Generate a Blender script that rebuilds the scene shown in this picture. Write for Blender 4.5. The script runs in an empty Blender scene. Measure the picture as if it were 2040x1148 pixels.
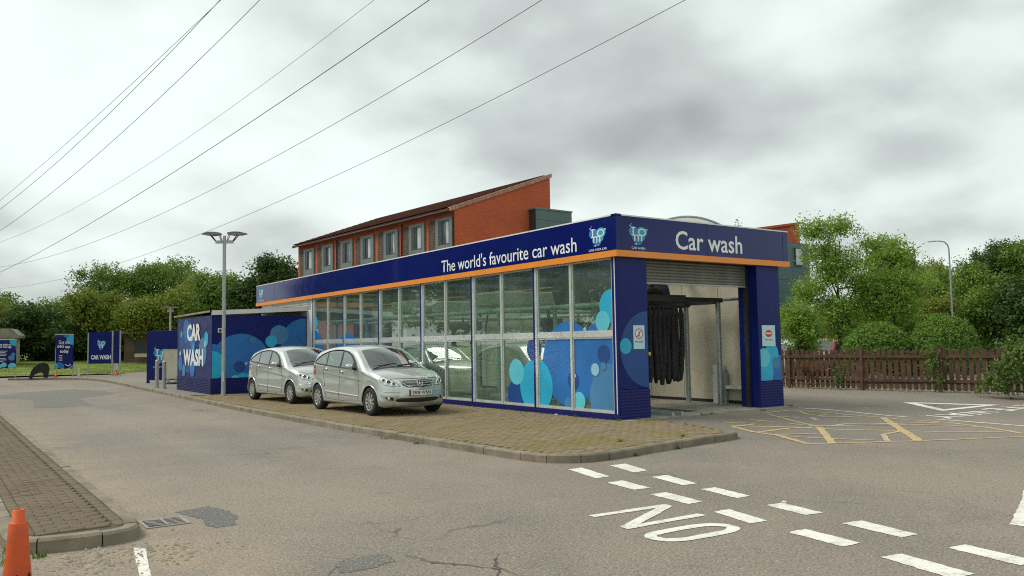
import bpy, math, random
import numpy as np
from mathutils import Vector, Matrix
random.seed(7); RNG = np.random.default_rng(7)
SC = bpy.context.scene
COL = SC.collection
R = math.radians

# ------------------------------------------------------------------ camera
cam_d = bpy.data.cameras.new('camera'); cam = bpy.data.objects.new('camera', cam_d); COL.objects.link(cam)
YAW, PITCH, ROLL = 0.61412, 0.06692, -0.01552
_f = Vector((math.sin(YAW)*math.cos(PITCH), math.cos(YAW)*math.cos(PITCH), math.sin(PITCH)))
_r = Vector((math.cos(YAW), -math.sin(YAW), 0)); _u = _r.cross(_f)
_r, _u = _r*math.cos(ROLL)+_u*math.sin(ROLL), _u*math.cos(ROLL)-_r*math.sin(ROLL)
cam.matrix_world = Matrix(((_r.x, _u.x, -_f.x, -11.396), (_r.y, _u.y, -_f.y, -12.463), (_r.z, _u.z, -_f.z, 1.5625), (0, 0, 0, 1)))
cam_d.sensor_width = 36; cam_d.lens = 1656.64/2040*36; cam_d.clip_start = 0.1; cam_d.clip_end = 3000
SC.camera = cam

# ------------------------------------------------------------------ sky, sun, exposure
SUN_EL, SUN_AZ = R(52), R(-50)          # azimuth from +Y towards +X
w = bpy.data.worlds.new('World'); SC.world = w; w.use_nodes = True
nt = w.node_tree; nt.nodes.clear()
def wn(t, **k):
    n = nt.nodes.new(t)
    for a, b in k.items(): setattr(n, a, b)
    return n
L = nt.links.new
out = wn('ShaderNodeOutputWorld'); bg = wn('ShaderNodeBackground'); bg.inputs['Strength'].default_value = 0.1
sky = wn('ShaderNodeTexSky', sky_type='NISHITA', sun_disc=False, sun_elevation=SUN_EL, sun_rotation=SUN_AZ)
tc = wn('ShaderNodeTexCoord'); sep = wn('ShaderNodeSeparateXYZ'); L(tc.outputs['Generated'], sep.inputs[0])
az_ = wn('ShaderNodeMath', operation='ABSOLUTE'); L(sep.outputs['Z'], az_.inputs[0])
zp = wn('ShaderNodeMath', operation='ADD'); L(az_.outputs[0], zp.inputs[0]); zp.inputs[1].default_value = 0.40
dv = wn('ShaderNodeVectorMath', operation='DIVIDE'); L(tc.outputs['Generated'], dv.inputs[0])
cmb = wn('ShaderNodeCombineXYZ')
for i in range(2): L(zp.outputs[0], cmb.inputs[i])
cmb.inputs[2].default_value = 1; L(cmb.outputs[0], dv.inputs[1])
mp = wn('ShaderNodeMapping'); L(dv.outputs[0], mp.inputs[0]); mp.inputs['Location'].default_value = (11.2, -4.6, 8.6)
n1 = wn('ShaderNodeTexNoise'); L(mp.outputs[0], n1.inputs['Vector']); n1.inputs['Scale'].default_value = 1.5; n1.inputs['Detail'].default_value = 3; n1.inputs['Roughness'].default_value = 0.5; n1.inputs['Distortion'].default_value = 0.1
n2 = wn('ShaderNodeTexNoise'); L(mp.outputs[0], n2.inputs['Vector']); n2.inputs['Scale'].default_value = 3.6; n2.inputs['Detail'].default_value = 7; n2.inputs['Roughness'].default_value = 0.55
mx = wn('ShaderNodeMath', operation='MULTIPLY_ADD'); L(n2.outputs['Fac'], mx.inputs[0]); mx.inputs[1].default_value = 0.31; L(n1.outputs['Fac'], mx.inputs[2])
rmp = wn('ShaderNodeValToRGB'); L(mx.outputs[0], rmp.inputs[0])
cr = rmp.color_ramp
cr.elements[0].position = 0.42; cr.elements[0].color = (0.235, 0.258, 0.247, 1)
cr.elements[1].position = 0.78; cr.elements[1].color = (0.575, 0.635, 0.603, 1)
e = cr.elements.new(0.58); e.color = (0.365, 0.398, 0.381, 1)
e = cr.elements.new(0.675); e.color = (0.49, 0.537, 0.512, 1)
sc10 = wn('ShaderNodeVectorMath', operation='SCALE'); L(rmp.outputs[0], sc10.inputs[0]); sc10.inputs['Scale'].default_value = 10.0
mixs = wn('ShaderNodeMix', data_type='RGBA'); mixs.inputs[0].default_value = 0.95
L(sky.outputs[0], mixs.inputs[6]); L(sc10.outputs[0], mixs.inputs[7])
L(mixs.outputs[2], bg.inputs[0]); L(bg.outputs[0], out.inputs[0])

sun_d = bpy.data.lights.new('sun', 'SUN'); sun_d.energy = 1.5; sun_d.angle = R(25); sun_d.color = (1, 0.96, 0.88)
sun = bpy.data.objects.new('sun', sun_d); COL.objects.link(sun)
sdir = Vector((math.sin(SUN_AZ)*math.cos(SUN_EL), math.cos(SUN_AZ)*math.cos(SUN_EL), math.sin(SUN_EL)))
sun.rotation_euler = sdir.to_track_quat('Z', 'Y').to_euler(); sun.location = sdir*60
SC.cycles.use_denoising = False; SC.cycles.filter_width = 1.1; SC.cycles.sample_clamp_indirect = 4.0; SC.cycles.max_bounces = 8; SC.cycles.transparent_max_bounces = 12
vs = SC.view_settings; vs.view_transform = 'Standard'; vs.look = 'None'; vs.exposure = 0.74; vs.gamma = 1
try: SC.view_settings.use_curve_mapping = False
except Exception: pass

# ------------------------------------------------------------------ materials
class NT:
    def __init__(s, name):
        s.m = bpy.data.materials.new(name); s.m.use_nodes = True; s.t = s.m.node_tree; s.t.nodes.clear()
        s.out = s.n('ShaderNodeOutputMaterial'); s._pos = None
    def n(s, t, **k):
        x = s.t.nodes.new(t)
        for a, b in k.items(): setattr(x, a, b)
        return x
    def l(s, a, b): s.t.links.new(a, b)
    def coord(s, world=True):
        if world:
            g = s.n('ShaderNodeNewGeometry'); return g.outputs['Position']
        return s.n('ShaderNodeTexCoord').outputs['Object']
    def noise(s, vec, scale, detail=3, rough=0.55, dist=0):
        x = s.n('ShaderNodeTexNoise'); s.l(vec, x.inputs['Vector']); x.inputs['Scale'].default_value = scale
        x.inputs['Detail'].default_value = detail; x.inputs['Roughness'].default_value = rough; x.inputs['Distortion'].default_value = dist
        return x.outputs['Fac']
    def rng(s, v, lo, hi, a=0, b=1):
        x = s.n('ShaderNodeMapRange'); s.l(v, x.inputs[0])
        for i, q in enumerate((lo, hi, a, b)): x.inputs[i+1].default_value = q
        return x.outputs[0]
    def math(s, op, a, b=None):
        x = s.n('ShaderNodeMath', operation=op)
        for i, q in enumerate((a, b)):
            if q is None: continue
            if isinstance(q, (int, float)): x.inputs[i].default_value = q
            else: s.l(q, x.inputs[i])
        return x.outputs[0]
    def mix(s, fac, a, b):
        x = s.n('ShaderNodeMix', data_type='RGBA')
        for i, q in ((0, fac), (6, a), (7, b)):
            if isinstance(q, (int, float)): x.inputs[i].default_value = q
            elif isinstance(q, tuple): x.inputs[i].default_value = q if len(q) == 4 else (*q, 1)
            else: s.l(q, x.inputs[i])
        return x.outputs[2]
    def bsdf(s, col, rough=0.6, metal=0, bump=None, coat=0, spec=0.5, trans=0):
        b = s.n('ShaderNodeBsdfPrincipled')
        if isinstance(col, tuple): b.inputs['Base Color'].default_value = (*col[:3], 1)
        else: s.l(col, b.inputs['Base Color'])
        if isinstance(rough, (int, float)): b.inputs['Roughness'].default_value = rough
        else: s.l(rough, b.inputs['Roughness'])
        b.inputs['Metallic'].default_value = metal
        b.inputs['Coat Weight'].default_value = coat; b.inputs['Coat Roughness'].default_value = 0.03
        b.inputs['Specular IOR Level'].default_value = spec
        if bump is not None:
            h, st, di = bump; x = s.n('ShaderNodeBump'); x.inputs['Strength'].default_value = st; x.inputs['Distance'].default_value = di
            s.l(h, x.inputs['Height']); s.l(x.outputs[0], b.inputs['Normal'])
        return b.outputs[0]
    def done(s, sh): s.l(sh, s.out.inputs[0]); return s.m

def pm(name, col, rough=0.5, metal=0, var=0.25, vscale=3, bump=0, bscale=40, coat=0, spec=0.5, dirt=None, world=False):
    """plain material with noise variation in tone, optional dirt colour and bump"""
    t = NT(name); v = t.coord(world)
    n = t.noise(v, vscale, 4)
    c2 = tuple(max(0, c*(1-var)) for c in col); c1 = tuple(min(1, c*(1+var*0.6)) for c in col)
    c = t.mix(t.rng(n, 0.3, 0.7), c2, c1)
    if dirt:
        d = t.noise(v, vscale*2.3, 6, 0.7, 0.4); c = t.mix(t.rng(d, 0.52, 0.75, 0, dirt[1]), c, dirt[0])
    b = (t.noise(v, bscale, 3), bump, 0.01) if bump else None
    r = t.rng(t.noise(v, vscale*4, 3), 0.3, 0.7, max(0.02, rough*0.8), min(1, rough*1.2))
    return t.done(t.bsdf(c, r, metal, b, coat, spec))

def glass(name, tint=(0.80, 0.92, 0.86), base=0.05, refl=1.0, film=0.0):
    t = NT(name)
    lw = t.n('ShaderNodeLayerWeight'); lw.inputs[0].default_value = 0.5
    p = t.math('POWER', lw.outputs['Facing'], 4.0)
    f = t.rng(p, 0, 1, base, refl)
    tr = t.n('ShaderNodeBsdfTransparent'); tr.inputs[0].default_value = (*tint, 1)
    g = t.n('ShaderNodeBsdfGlossy'); g.inputs['Roughness'].default_value = 0.015; g.inputs[0].default_value = (0.95, 1, 0.97, 1)
    v = t.coord(True); bp = t.n('ShaderNodeBump'); bp.inputs['Strength'].default_value = 0.05; bp.inputs['Distance'].default_value = 0.02
    t.l(t.noise(v, 1.6, 2), bp.inputs['Height']); t.l(bp.outputs[0], g.inputs['Normal'])
    m = t.n('ShaderNodeMixShader'); t.l(f, m.inputs[0]); t.l(tr.outputs[0], m.inputs[1]); t.l(g.outputs[0], m.inputs[2])
    if film:      # thin film of dried spray and dust
        d = t.n('ShaderNodeBsdfDiffuse'); d.inputs[0].default_value = (0.42, 0.50, 0.45, 1); m2 = t.n('ShaderNodeMixShader')
        t.l(t.rng(t.noise(v, 1.2, 5, 0.6), 0.3, 0.7, film*0.5, film*1.5), m2.inputs[0]); t.l(m.outputs[0], m2.inputs[1]); t.l(d.outputs[0], m2.inputs[2]); m = m2
    return t.done(m.outputs[0])

def vinyl(name, col, alpha=0.85):
    t = NT(name); v = t.coord(False); n = t.noise(v, 0.9, 3)
    c = t.mix(t.rng(n, 0.3, 0.7), tuple(x*0.8 for x in col), tuple(min(1, x*1.12) for x in col))
    b = t.bsdf(c, 0.4, spec=0.35)
    if alpha >= 1: return t.done(b)
    tr = t.n('ShaderNodeBsdfTransparent'); m = t.n('ShaderNodeMixShader'); m.inputs[0].default_value = alpha
    t.l(tr.outputs[0], m.inputs[1]); t.l(b, m.inputs[2]); return t.done(m.outputs[0])

def asphalt(name, c1, c2, c3, cracks=True, stain=(0.27, 0.225, 0.165), gutter=False):
    t = NT(name); v = t.coord(True)
    big = t.noise(v, 0.16, 4, 0.6); mid = t.noise(v, 0.9, 5, 0.6, 0.6); fine = t.noise(v, 95, 2, 0.6); grit = t.noise(v, 38, 2, 0.6)
    c = t.mix(t.rng(big, 0.38, 0.62), c1, c2)
    c = t.mix(t.rng(mid, 0.50, 0.72, 0, 0.55), c, stain)
    c = t.mix(t.rng(t.noise(v, 0.35, 5, 0.7, 0.8), 0.56, 0.70, 0, 0.5), c, c3)
    if gutter:      # sand washed up along the traffic island kerb and the tip of it
        sp = t.n('ShaderNodeSeparateXYZ'); t.l(v, sp.inputs[0])
        gx = t.rng(t.math('ABSOLUTE', t.math('ADD', sp.outputs[0], 9.62)), 0.05, 0.75, 1, 0); gy = t.rng(sp.outputs[1], 14, 4, 0.35, 1)
        tip = t.math('MULTIPLY', t.rng(t.math('ABSOLUTE', t.math('ADD', sp.outputs[1], 4.9)), 0.1, 0.9, 1, 0), t.rng(t.math('ABSOLUTE', t.math('ADD', sp.outputs[0], 10.2)), 0.3, 0.9, 1, 0))
        gm = t.math('MULTIPLY', t.math('MAXIMUM', t.math('MULTIPLY', gx, gy), tip), t.rng(t.noise(v, 1.7, 5, 0.65), 0.36, 0.6))
        c = t.mix(t.math('MULTIPLY', gm, 0.75), c, (0.36, 0.27, 0.165))
        for xc in (-5.9, -7.6): c = t.mix(t.math('MULTIPLY', t.rng(t.math('ABSOLUTE', t.math('SUBTRACT', sp.outputs[0], xc)), 0.1, 0.5, 0.22, 0), t.rng(sp.outputs[1], -6, -2, 0, 1)), c, (0.33, 0.28, 0.22))
        oil = t.rng(t.noise(v, 2.3, 5, 0.6, 0.3), 0.66, 0.74, 0, 0.45); c = t.mix(oil, c, (0.07, 0.066, 0.06))
    spk = t.noise(v, 42, 3, 0.7)
    c = t.mix(t.rng(spk, 0.55, 0.66, 0, 0.6), c, (0.55, 0.48, 0.38)); c = t.mix(t.rng(spk, 0.45, 0.34, 0, 0.7), c, (0.06, 0.055, 0.048))
    c = t.mix(t.rng(fine, 0.35, 0.65, 0, 1), t.mix(0.35, c, (0.04, 0.038, 0.035)), t.mix(0.16, c, (0.6, 0.55, 0.47)))
    c = t.mix(t.rng(grit, 0.60, 0.70, 0, 0.5), c, (0.07, 0.065, 0.06))
    if cracks:
        dn = t.n('ShaderNodeTexNoise'); t.l(v, dn.inputs['Vector']); dn.inputs['Scale'].default_value = 2.2; dn.inputs['Detail'].default_value = 5
        add = t.n('ShaderNodeVectorMath', operation='MULTIPLY_ADD'); t.l(dn.outputs['Color'], add.inputs[0]); add.inputs[1].default_value = (0.7, 0.7, 0); t.l(v, add.inputs[2])
        vo = t.n('ShaderNodeTexVoronoi', feature='DISTANCE_TO_EDGE'); t.l(add.outputs[0], vo.inputs['Vector']); vo.inputs['Scale'].default_value = 0.55
        k = t.math('LESS_THAN', vo.outputs['Distance'], 0.006)
        ms = t.rng(t.noise(v, 0.33, 4, 0.6), 0.55, 0.64)
        c = t.mix(t.math('MULTIPLY', t.math('MULTIPLY', k, ms), 0.8), c, (0.03, 0.028, 0.025))
    return t.done(t.bsdf(c, t.rng(grit, 0.3, 0.7, 0.72, 0.95), bump=(fine, 0.5, 0.006), spec=0.35))

def blocks_mat(name, ca, cb, cc, moss, mossr, rowx=0.2, rowy=0.1):
    t = NT(name); v = t.coord(True); s = t.n('ShaderNodeSeparateXYZ'); t.l(v, s.inputs[0])
    row = t.math('FLOOR', t.math('DIVIDE', s.outputs[1], rowy))
    xo = t.math('ADD', s.outputs[0], t.math('MULTIPLY', t.math('MODULO', t.math('ADD', row, 1000), 2.0), rowx/2))
    cell = t.math('FLOOR', t.math('DIVIDE', xo, rowx))
    cb_ = t.n('ShaderNodeCombineXYZ'); t.l(row, cb_.inputs[0]); t.l(cell, cb_.inputs[1])
    wnz = t.n('ShaderNodeTexWhiteNoise', noise_dimensions='2D'); t.l(cb_.outputs[0], wnz.inputs['Vector'])
    c = t.mix(wnz.outputs['Value'], ca, cb)
    c = t.mix(t.rng(t.noise(v, 0.5, 4, 0.6), 0.4, 0.65), c, cc)
    c = t.mix(t.rng(t.noise(v, 1.1, 6, 0.7, 0.5), mossr[0], mossr[1], 0, 0.85), c, moss)
    c = t.mix(t.rng(t.noise(v, 55, 3), 0.35, 0.65), t.mix(0.35, c, (0.04, 0.035, 0.025)), c)
    return t.done(t.bsdf(c, 0.9, bump=(t.noise(v, 60, 3), 0.4, 0.004), spec=0.3))

def leaf_mat(name, ca, cb, cc, tr=0.3):
    t = NT(name); v = t.coord(True)
    c = t.mix(t.rng(t.noise(v, 1.1, 4, 0.6), 0.35, 0.65), ca, cb)
    c = t.mix(t.rng(t.noise(v, 11, 2), 0.5, 0.75, 0, 0.8), c, cc)
    d = t.bsdf(c, 0.55, spec=0.3)
    x = t.n('ShaderNodeBsdfTranslucent'); t.l(c, x.inputs[0])
    m = t.n('ShaderNodeMixShader'); m.inputs[0].default_value = tr; t.l(d, m.inputs[1]); t.l(x.outputs[0], m.inputs[2])
    return t.done(m.outputs[0])

def brick_mat(name, c1, c2, mortar, axis):
    t = NT(name); v = t.coord(True); s = t.n('ShaderNodeSeparateXYZ'); t.l(v, s.inputs[0]); cb = t.n('ShaderNodeCombineXYZ')
    t.l(s.outputs[axis], cb.inputs[0]); t.l(s.outputs[2], cb.inputs[1])
    b = t.n('ShaderNodeTexBrick'); t.l(cb.outputs[0], b.inputs['Vector'])
    b.inputs['Color1'].default_value = (*c1, 1); b.inputs['Color2'].default_value = (*c2, 1); b.inputs['Mortar'].default_value = (*mortar, 1)
    b.inputs['Scale'].default_value = 1; b.inputs['Brick Width'].default_value = 0.225; b.inputs['Row Height'].default_value = 0.075; b.inputs['Mortar Size'].default_value = 0.009
    c = t.mix(t.rng(t.noise(v, 0.7, 5), 0.35, 0.65, 0, 0.35), b.outputs[0], tuple(x*0.6 for x in c1))
    return t.done(t.bsdf(c, 0.85, bump=(b.outputs[1], -0.3, 0.01)))

def wear_paint(name, col, worn, amount=(0.50, 0.66)):
    t = NT(name); v = t.coord(True)
    a = t.noise(v, 9, 6, 0.75); b = t.noise(v, 70, 2, 0.6)
    k = t.math('ADD', t.math('MULTIPLY', a, 0.7), t.math('MULTIPLY', b, 0.3))
    c = t.mix(t.rng(k, amount[0], amount[1], 0, 0.75), col, worn)
    cr_ = t.n('ShaderNodeTexVoronoi', feature='DISTANCE_TO_EDGE'); t.l(v, cr_.inputs['Vector']); cr_.inputs['Scale'].default_value = 7
    c = t.mix(t.math('MULTIPLY', t.math('LESS_THAN', cr_.outputs['Distance'], 0.02), t.rng(t.noise(v, 2, 3), 0.45, 0.6, 0, 0.6)), c, worn)
    c = t.mix(t.rng(t.noise(v, 1.5, 4), 0.4, 0.7, 0, 0.25), c, (0.25, 0.22, 0.17))
    return t.done(t.bsdf(c, 0.75, bump=(b, 0.3, 0.004)))

def plate_mat(name, col):
    """embossed checker plate"""
    t = NT(name); v = t.coord(False); 
    w1 = t.n('ShaderNodeTexVoronoi', feature='F1'); t.l(v, w1.inputs['Vector']); w1.inputs['Scale'].default_value = 16; w1.inputs['Randomness'].default_value = 0.0
    h = t.rng(w1.outputs['Distance'], 0.2, 0.45, 1, 0)
    c = t.mix(t.rng(t.noise(v, 4, 4), 0.4, 0.7, 0, 0.4), col, tuple(x*0.6+0.01 for x in col))
    return t.done(t.bsdf(c, 0.42, bump=(h, 0.6, 0.012), spec=0.25))

NAVY = (0.006, 0.012, 0.125)
MT = {}
MT['asphalt'] = asphalt('asphalt', (0.262, 0.210, 0.162), (0.172, 0.147, 0.126), (0.128, 0.113, 0.10), stain=(0.29, 0.232, 0.172), gutter=True)
MT['asphalt_dark'] = asphalt('asphalt_dark', (0.135, 0.130, 0.118), (0.115, 0.110, 0.102), (0.10, 0.097, 0.092), False, (0.15, 0.14, 0.12))
MT['asphalt_path'] = asphalt('asphalt_path', (0.22, 0.20, 0.17), (0.19, 0.175, 0.15), (0.15, 0.14, 0.12), False)
MT['asphalt_wet'] = asphalt('asphalt_wet', (0.085, 0.09, 0.09), (0.075, 0.08, 0.08), (0.06, 0.062, 0.062), False, (0.10, 0.10, 0.095))
MT['concrete'] = pm('concrete', (0.30, 0.275, 0.225), 0.85, var=0.35, vscale=1.5, bump=0.3, bscale=60, dirt=((0.10, 0.09, 0.07), 0.7), world=True)
MT['kerb'] = pm('kerb_concrete', (0.235, 0.20, 0.145), 0.9, var=0.4, vscale=2.5, bump=0.5, bscale=70, dirt=((0.12, 0.10, 0.05), 0.75), world=True)
MT['paver'] = blocks_mat('paver', (0.20, 0.148, 0.088), (0.30, 0.23, 0.145), (0.255, 0.198, 0.122), (0.205, 0.165, 0.035), (0.46, 0.68))
MT['paver_joint'] = pm('paver_joint', (0.060, 0.056, 0.014), 0.95, var=0.6, vscale=4, bump=0.6, bscale=60, world=True)
MT['paver_dark'] = blocks_mat('paver_dark', (0.145, 0.108, 0.075), (0.175, 0.138, 0.095), (0.16, 0.125, 0.085), (0.19, 0.15, 0.095), (0.5, 0.7))
MT['joint_dark'] = pm('joint_dark', (0.075, 0.065, 0.045), 0.95, var=0.5, vscale=4, world=True)
MT['white_line'] = wear_paint('road_white', (0.78, 0.76, 0.68), (0.24, 0.215, 0.175), (0.49, 0.66))
MT['yellow_line'] = wear_paint('road_yellow', (0.58, 0.42, 0.17), (0.20, 0.18, 0.15), (0.44, 0.62))
MT['yellow_faint'] = wear_paint('road_yellow_faint', (0.56, 0.44, 0.24), (0.20, 0.18, 0.15), (0.47, 0.66))
MT['navy_gloss'] = pm('navy_gloss', NAVY, 0.09, var=0.08, vscale=0.7, spec=0.32)
MT['navy'] = pm('navy_panel', (0.007, 0.015, 0.135), 0.36, var=0.15, vscale=1.2, spec=0.2, dirt=((0.014, 0.018, 0.085), 0.5))
MT['navy_plate'] = plate_mat('navy_plate', (0.007, 0.011, 0.12))
MT['orange'] = pm('orange_strip', (0.80, 0.27, 0.035), 0.35, var=0.06)
MT['orange_cone'] = pm('orange_plastic', (0.62, 0.085, 0.010), 0.55, var=0.2, vscale=6, dirt=((0.25, 0.08, 0.03), 0.6))
MT['alu'] = pm('aluminium', (0.60, 0.63, 0.61), 0.38, metal=0.35, var=0.12, vscale=2, dirt=((0.35, 0.36, 0.33), 0.5))
MT['grey_metal'] = pm('grey_metal', (0.42, 0.43, 0.41), 0.5, metal=0.3, var=0.15, vscale=2, dirt=((0.25, 0.24, 0.20), 0.5))
MT['galv'] = pm('galvanised', (0.38, 0.42, 0.40), 0.45, metal=0.5, var=0.2, vscale=5)
MT['lampgrey'] = pm('lamp_grey', (0.20, 0.20, 0.195), 0.5, var=0.15)
MT['white_trim'] = pm('white_trim', (0.72, 0.73, 0.72), 0.45, var=0.08, dirt=((0.45, 0.44, 0.40), 0.4))
MT['cream'] = pm('cream_panel', (0.60, 0.55, 0.42), 0.5, var=0.10, vscale=0.8, dirt=((0.34, 0.29, 0.18), 0.55), world=True)
MT['dark'] = pm('dark_metal', (0.025, 0.025, 0.025), 0.5, var=0.3)
MT['black'] = pm('black_rubber', (0.016, 0.016, 0.017), 0.75, var=0.3, vscale=8)
MT['cloth_black'] = pm('black_cloth', (0.034, 0.034, 0.036), 0.95, var=0.5, vscale=14, bump=0.8, bscale=120)
MT['brush_purple'] = pm('brush_purple', (0.06, 0.035, 0.07), 0.9, var=0.5, vscale=10, bump=0.8, bscale=90)
MT['brush_blue'] = pm('brush_blue', (0.03, 0.06, 0.16), 0.9, var=0.5, vscale=10, bump=0.8, bscale=90)
MT['brush_red'] = pm('brush_red', (0.22, 0.06, 0.05), 0.9, var=0.5, vscale=10, bump=0.8, bscale=90)
MT['glass'] = glass('window_glass', (0.72, 0.87, 0.79), 0.11, film=0.085)
MT['glass_car'] = glass('car_glass', (0.45, 0.54, 0.50), 0.26)
MT['glass_screen'] = glass('windscreen_glass', (0.50, 0.58, 0.54), 0.28)
MT['rooflight'] = vinyl('rooflight_sheet', (0.60, 0.57, 0.47), 0.32)
MT['shutter'] = pm('shutter_steel', (0.20, 0.205, 0.185), 0.5, metal=0.3, var=0.25, vscale=3)
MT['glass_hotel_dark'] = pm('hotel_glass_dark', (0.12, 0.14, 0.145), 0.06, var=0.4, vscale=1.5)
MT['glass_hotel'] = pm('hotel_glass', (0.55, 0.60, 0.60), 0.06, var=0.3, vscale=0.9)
MT['text_white'] = pm('white_vinyl', (0.80, 0.83, 0.84), 0.4, var=0.03)
MT['b_mid'] = vinyl('bubble_mid', (0.025, 0.16, 0.46), 1)
MT['b_cyan'] = vinyl('bubble_cyan', (0.03, 0.42, 0.66), 1)
MT['b_light'] = vinyl('bubble_light', (0.12, 0.56, 0.68), 1)
MT['b_steel'] = vinyl('bubble_steel', (0.07, 0.22, 0.42), 1)
MT['b_dark'] = vinyl('bubble_dark', (0.018, 0.07, 0.26), 1)
MT['b_pale'] = vinyl('bubble_pale', (0.30, 0.55, 0.72), 1)
MT['logo_blue'] = vinyl('logo_blue', (0.03, 0.22, 0.50), 1)
MT['logo_teal'] = vinyl('logo_teal', (0.05, 0.36, 0.52), 1)
MT['sign_pale'] = pm('sign_pale', (0.50, 0.70, 0.74), 0.4, var=0.05)
MT['red'] = pm('sign_red', (0.55, 0.03, 0.05), 0.4, var=0.05)
MT['brass'] = pm('brass', (0.55, 0.40, 0.12), 0.35, metal=0.8, var=0.2)
MT['wood'] = pm('stained_wood', (0.095, 0.046, 0.027), 0.75, var=0.5, vscale=5, bump=0.3, bscale=30, dirt=((0.14, 0.085, 0.055), 0.7))
MT['timber'] = pm('timber_panel', (0.11, 0.075, 0.055), 0.8, var=0.5, vscale=4)
MT['hut_wood'] = pm('hut_wood', (0.13, 0.09, 0.06), 0.85, var=0.4, vscale=2)
MT['brick_y'] = brick_mat('red_brick_side', (0.62, 0.105, 0.032), (0.50, 0.080, 0.026), (0.44, 0.16, 0.085), 1)
MT['brick_x'] = brick_mat('red_brick_front', (0.62, 0.105, 0.032), (0.50, 0.080, 0.026), (0.44, 0.16, 0.085), 0)
MT['roof_tile'] = pm('roof_tile', (0.085, 0.032, 0.022), 0.95, spec=0.15, var=0.4, vscale=1.5, bump=0.4, bscale=5, world=True)
MT['coping'] = pm('coping', (0.48, 0.25, 0.19), 0.8, var=0.35, vscale=3, world=True)
MT['teal'] = pm('teal_cladding', (0.085, 0.155, 0.155), 0.45, var=0.12, vscale=0.6, world=True)
MT['surround'] = pm('grey_surround', (0.15, 0.19, 0.185), 0.5, var=0.12, world=True)
MT['win_frame'] = pm('dark_frame', (0.035, 0.045, 0.05), 0.4, var=0.2)
MT['grass'] = pm('lawn', (0.14, 0.19, 0.016), 0.9, var=0.4, vscale=0.8, bump=0.6, bscale=25, dirt=((0.065, 0.105, 0.012), 0.8), world=True)
MT['blade'] = leaf_mat('grass_blade', (0.10, 0.17, 0.02), (0.15, 0.20, 0.03), (0.20, 0.20, 0.05), 0.3)
MT['bark'] = pm('bark', (0.075, 0.058, 0.042), 0.9, var=0.5, vscale=6, bump=0.8, bscale=20)
MT['leaf_dark'] = leaf_mat('leaf_dark', (0.038, 0.083, 0.017), (0.073, 0.136, 0.024), (0.130, 0.195, 0.035))
MT['leaf_mid'] = leaf_mat('leaf_mid', (0.100, 0.189, 0.024), (0.165, 0.260, 0.035), (0.248, 0.336, 0.053))
MT['leaf_olive'] = leaf_mat('leaf_olive', (0.142, 0.195, 0.021), (0.224, 0.271, 0.035), (0.319, 0.354, 0.059))
MT['leaf_light'] = leaf_mat('leaf_light', (0.165, 0.295, 0.041), (0.271, 0.413, 0.065), (0.425, 0.543, 0.118), 0.45)
MT['leaf_hedge'] = leaf_mat('leaf_hedge', (0.118, 0.224, 0.035), (0.183, 0.319, 0.047), (0.271, 0.401, 0.083))
MT['leaf_ivy'] = leaf_mat('leaf_ivy', (0.071, 0.142, 0.028), (0.136, 0.212, 0.041), (0.248, 0.307, 0.071))
MT['leaf_red'] = leaf_mat('leaf_red', (0.189, 0.053, 0.014), (0.142, 0.071, 0.024), (0.236, 0.094, 0.024))
MT['rust_iron'] = pm('worn_iron', (0.30, 0.27, 0.24), 0.6, var=0.3, vscale=9, dirt=((0.12, 0.08, 0.05), 0.7))
MT['soil'] = pm('soil', (0.075, 0.065, 0.03), 0.95, var=0.5, vscale=3, bump=0.6, bscale=30, world=True)
MT['cable'] = pm('cable', (0.03, 0.03, 0.03), 0.6)
MT['stone'] = pm('pebble', (0.28, 0.24, 0.18), 0.9, var=0.5, vscale=9)
MT['paint'] = None

# ------------------------------------------------------------------ object helpers
def reg(o, parent=None):
    COL.objects.link(o)
    if parent is not None: o.parent = parent
    return o
def tag(o, label, cat, group=None):
    o['label'] = label; o['category'] = cat
    if group: o['group'] = group
    return o
def thing(name, label, cat, loc=(0, 0, 0), rz=0, group=None):
    o = bpy.data.objects.new(name, None); o.location = loc; o.rotation_euler = (0, 0, rz); o.empty_display_size = 0.2
    reg(o); return tag(o, label, cat, group)
def struct(o): o['kind'] = 'structure'; return o
def copy_tree(o, parent=None):
    c = o.copy(); COL.objects.link(c); c.parent = parent
    for ch in o.children: copy_tree(ch, c)
    return c

def npmesh(name, V, F, smooth=False):
    V = np.asarray(V, np.float32); F = np.asarray(F, np.int32); k = F.shape[1]
    me = bpy.data.meshes.new(name); me.vertices.add(len(V)); me.vertices.foreach_set('co', V.ravel())
    me.loops.add(F.size); me.loops.foreach_set('vertex_index', F.ravel())
    me.polygons.add(len(F)); me.polygons.foreach_set('loop_start', np.arange(0, F.size, k, dtype=np.int32)); me.polygons.foreach_set('loop_total', np.full(len(F), k, np.int32))
    if smooth: me.polygons.foreach_set('use_smooth', np.ones(len(F), bool))
    me.update(calc_edges=True); return me

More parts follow.
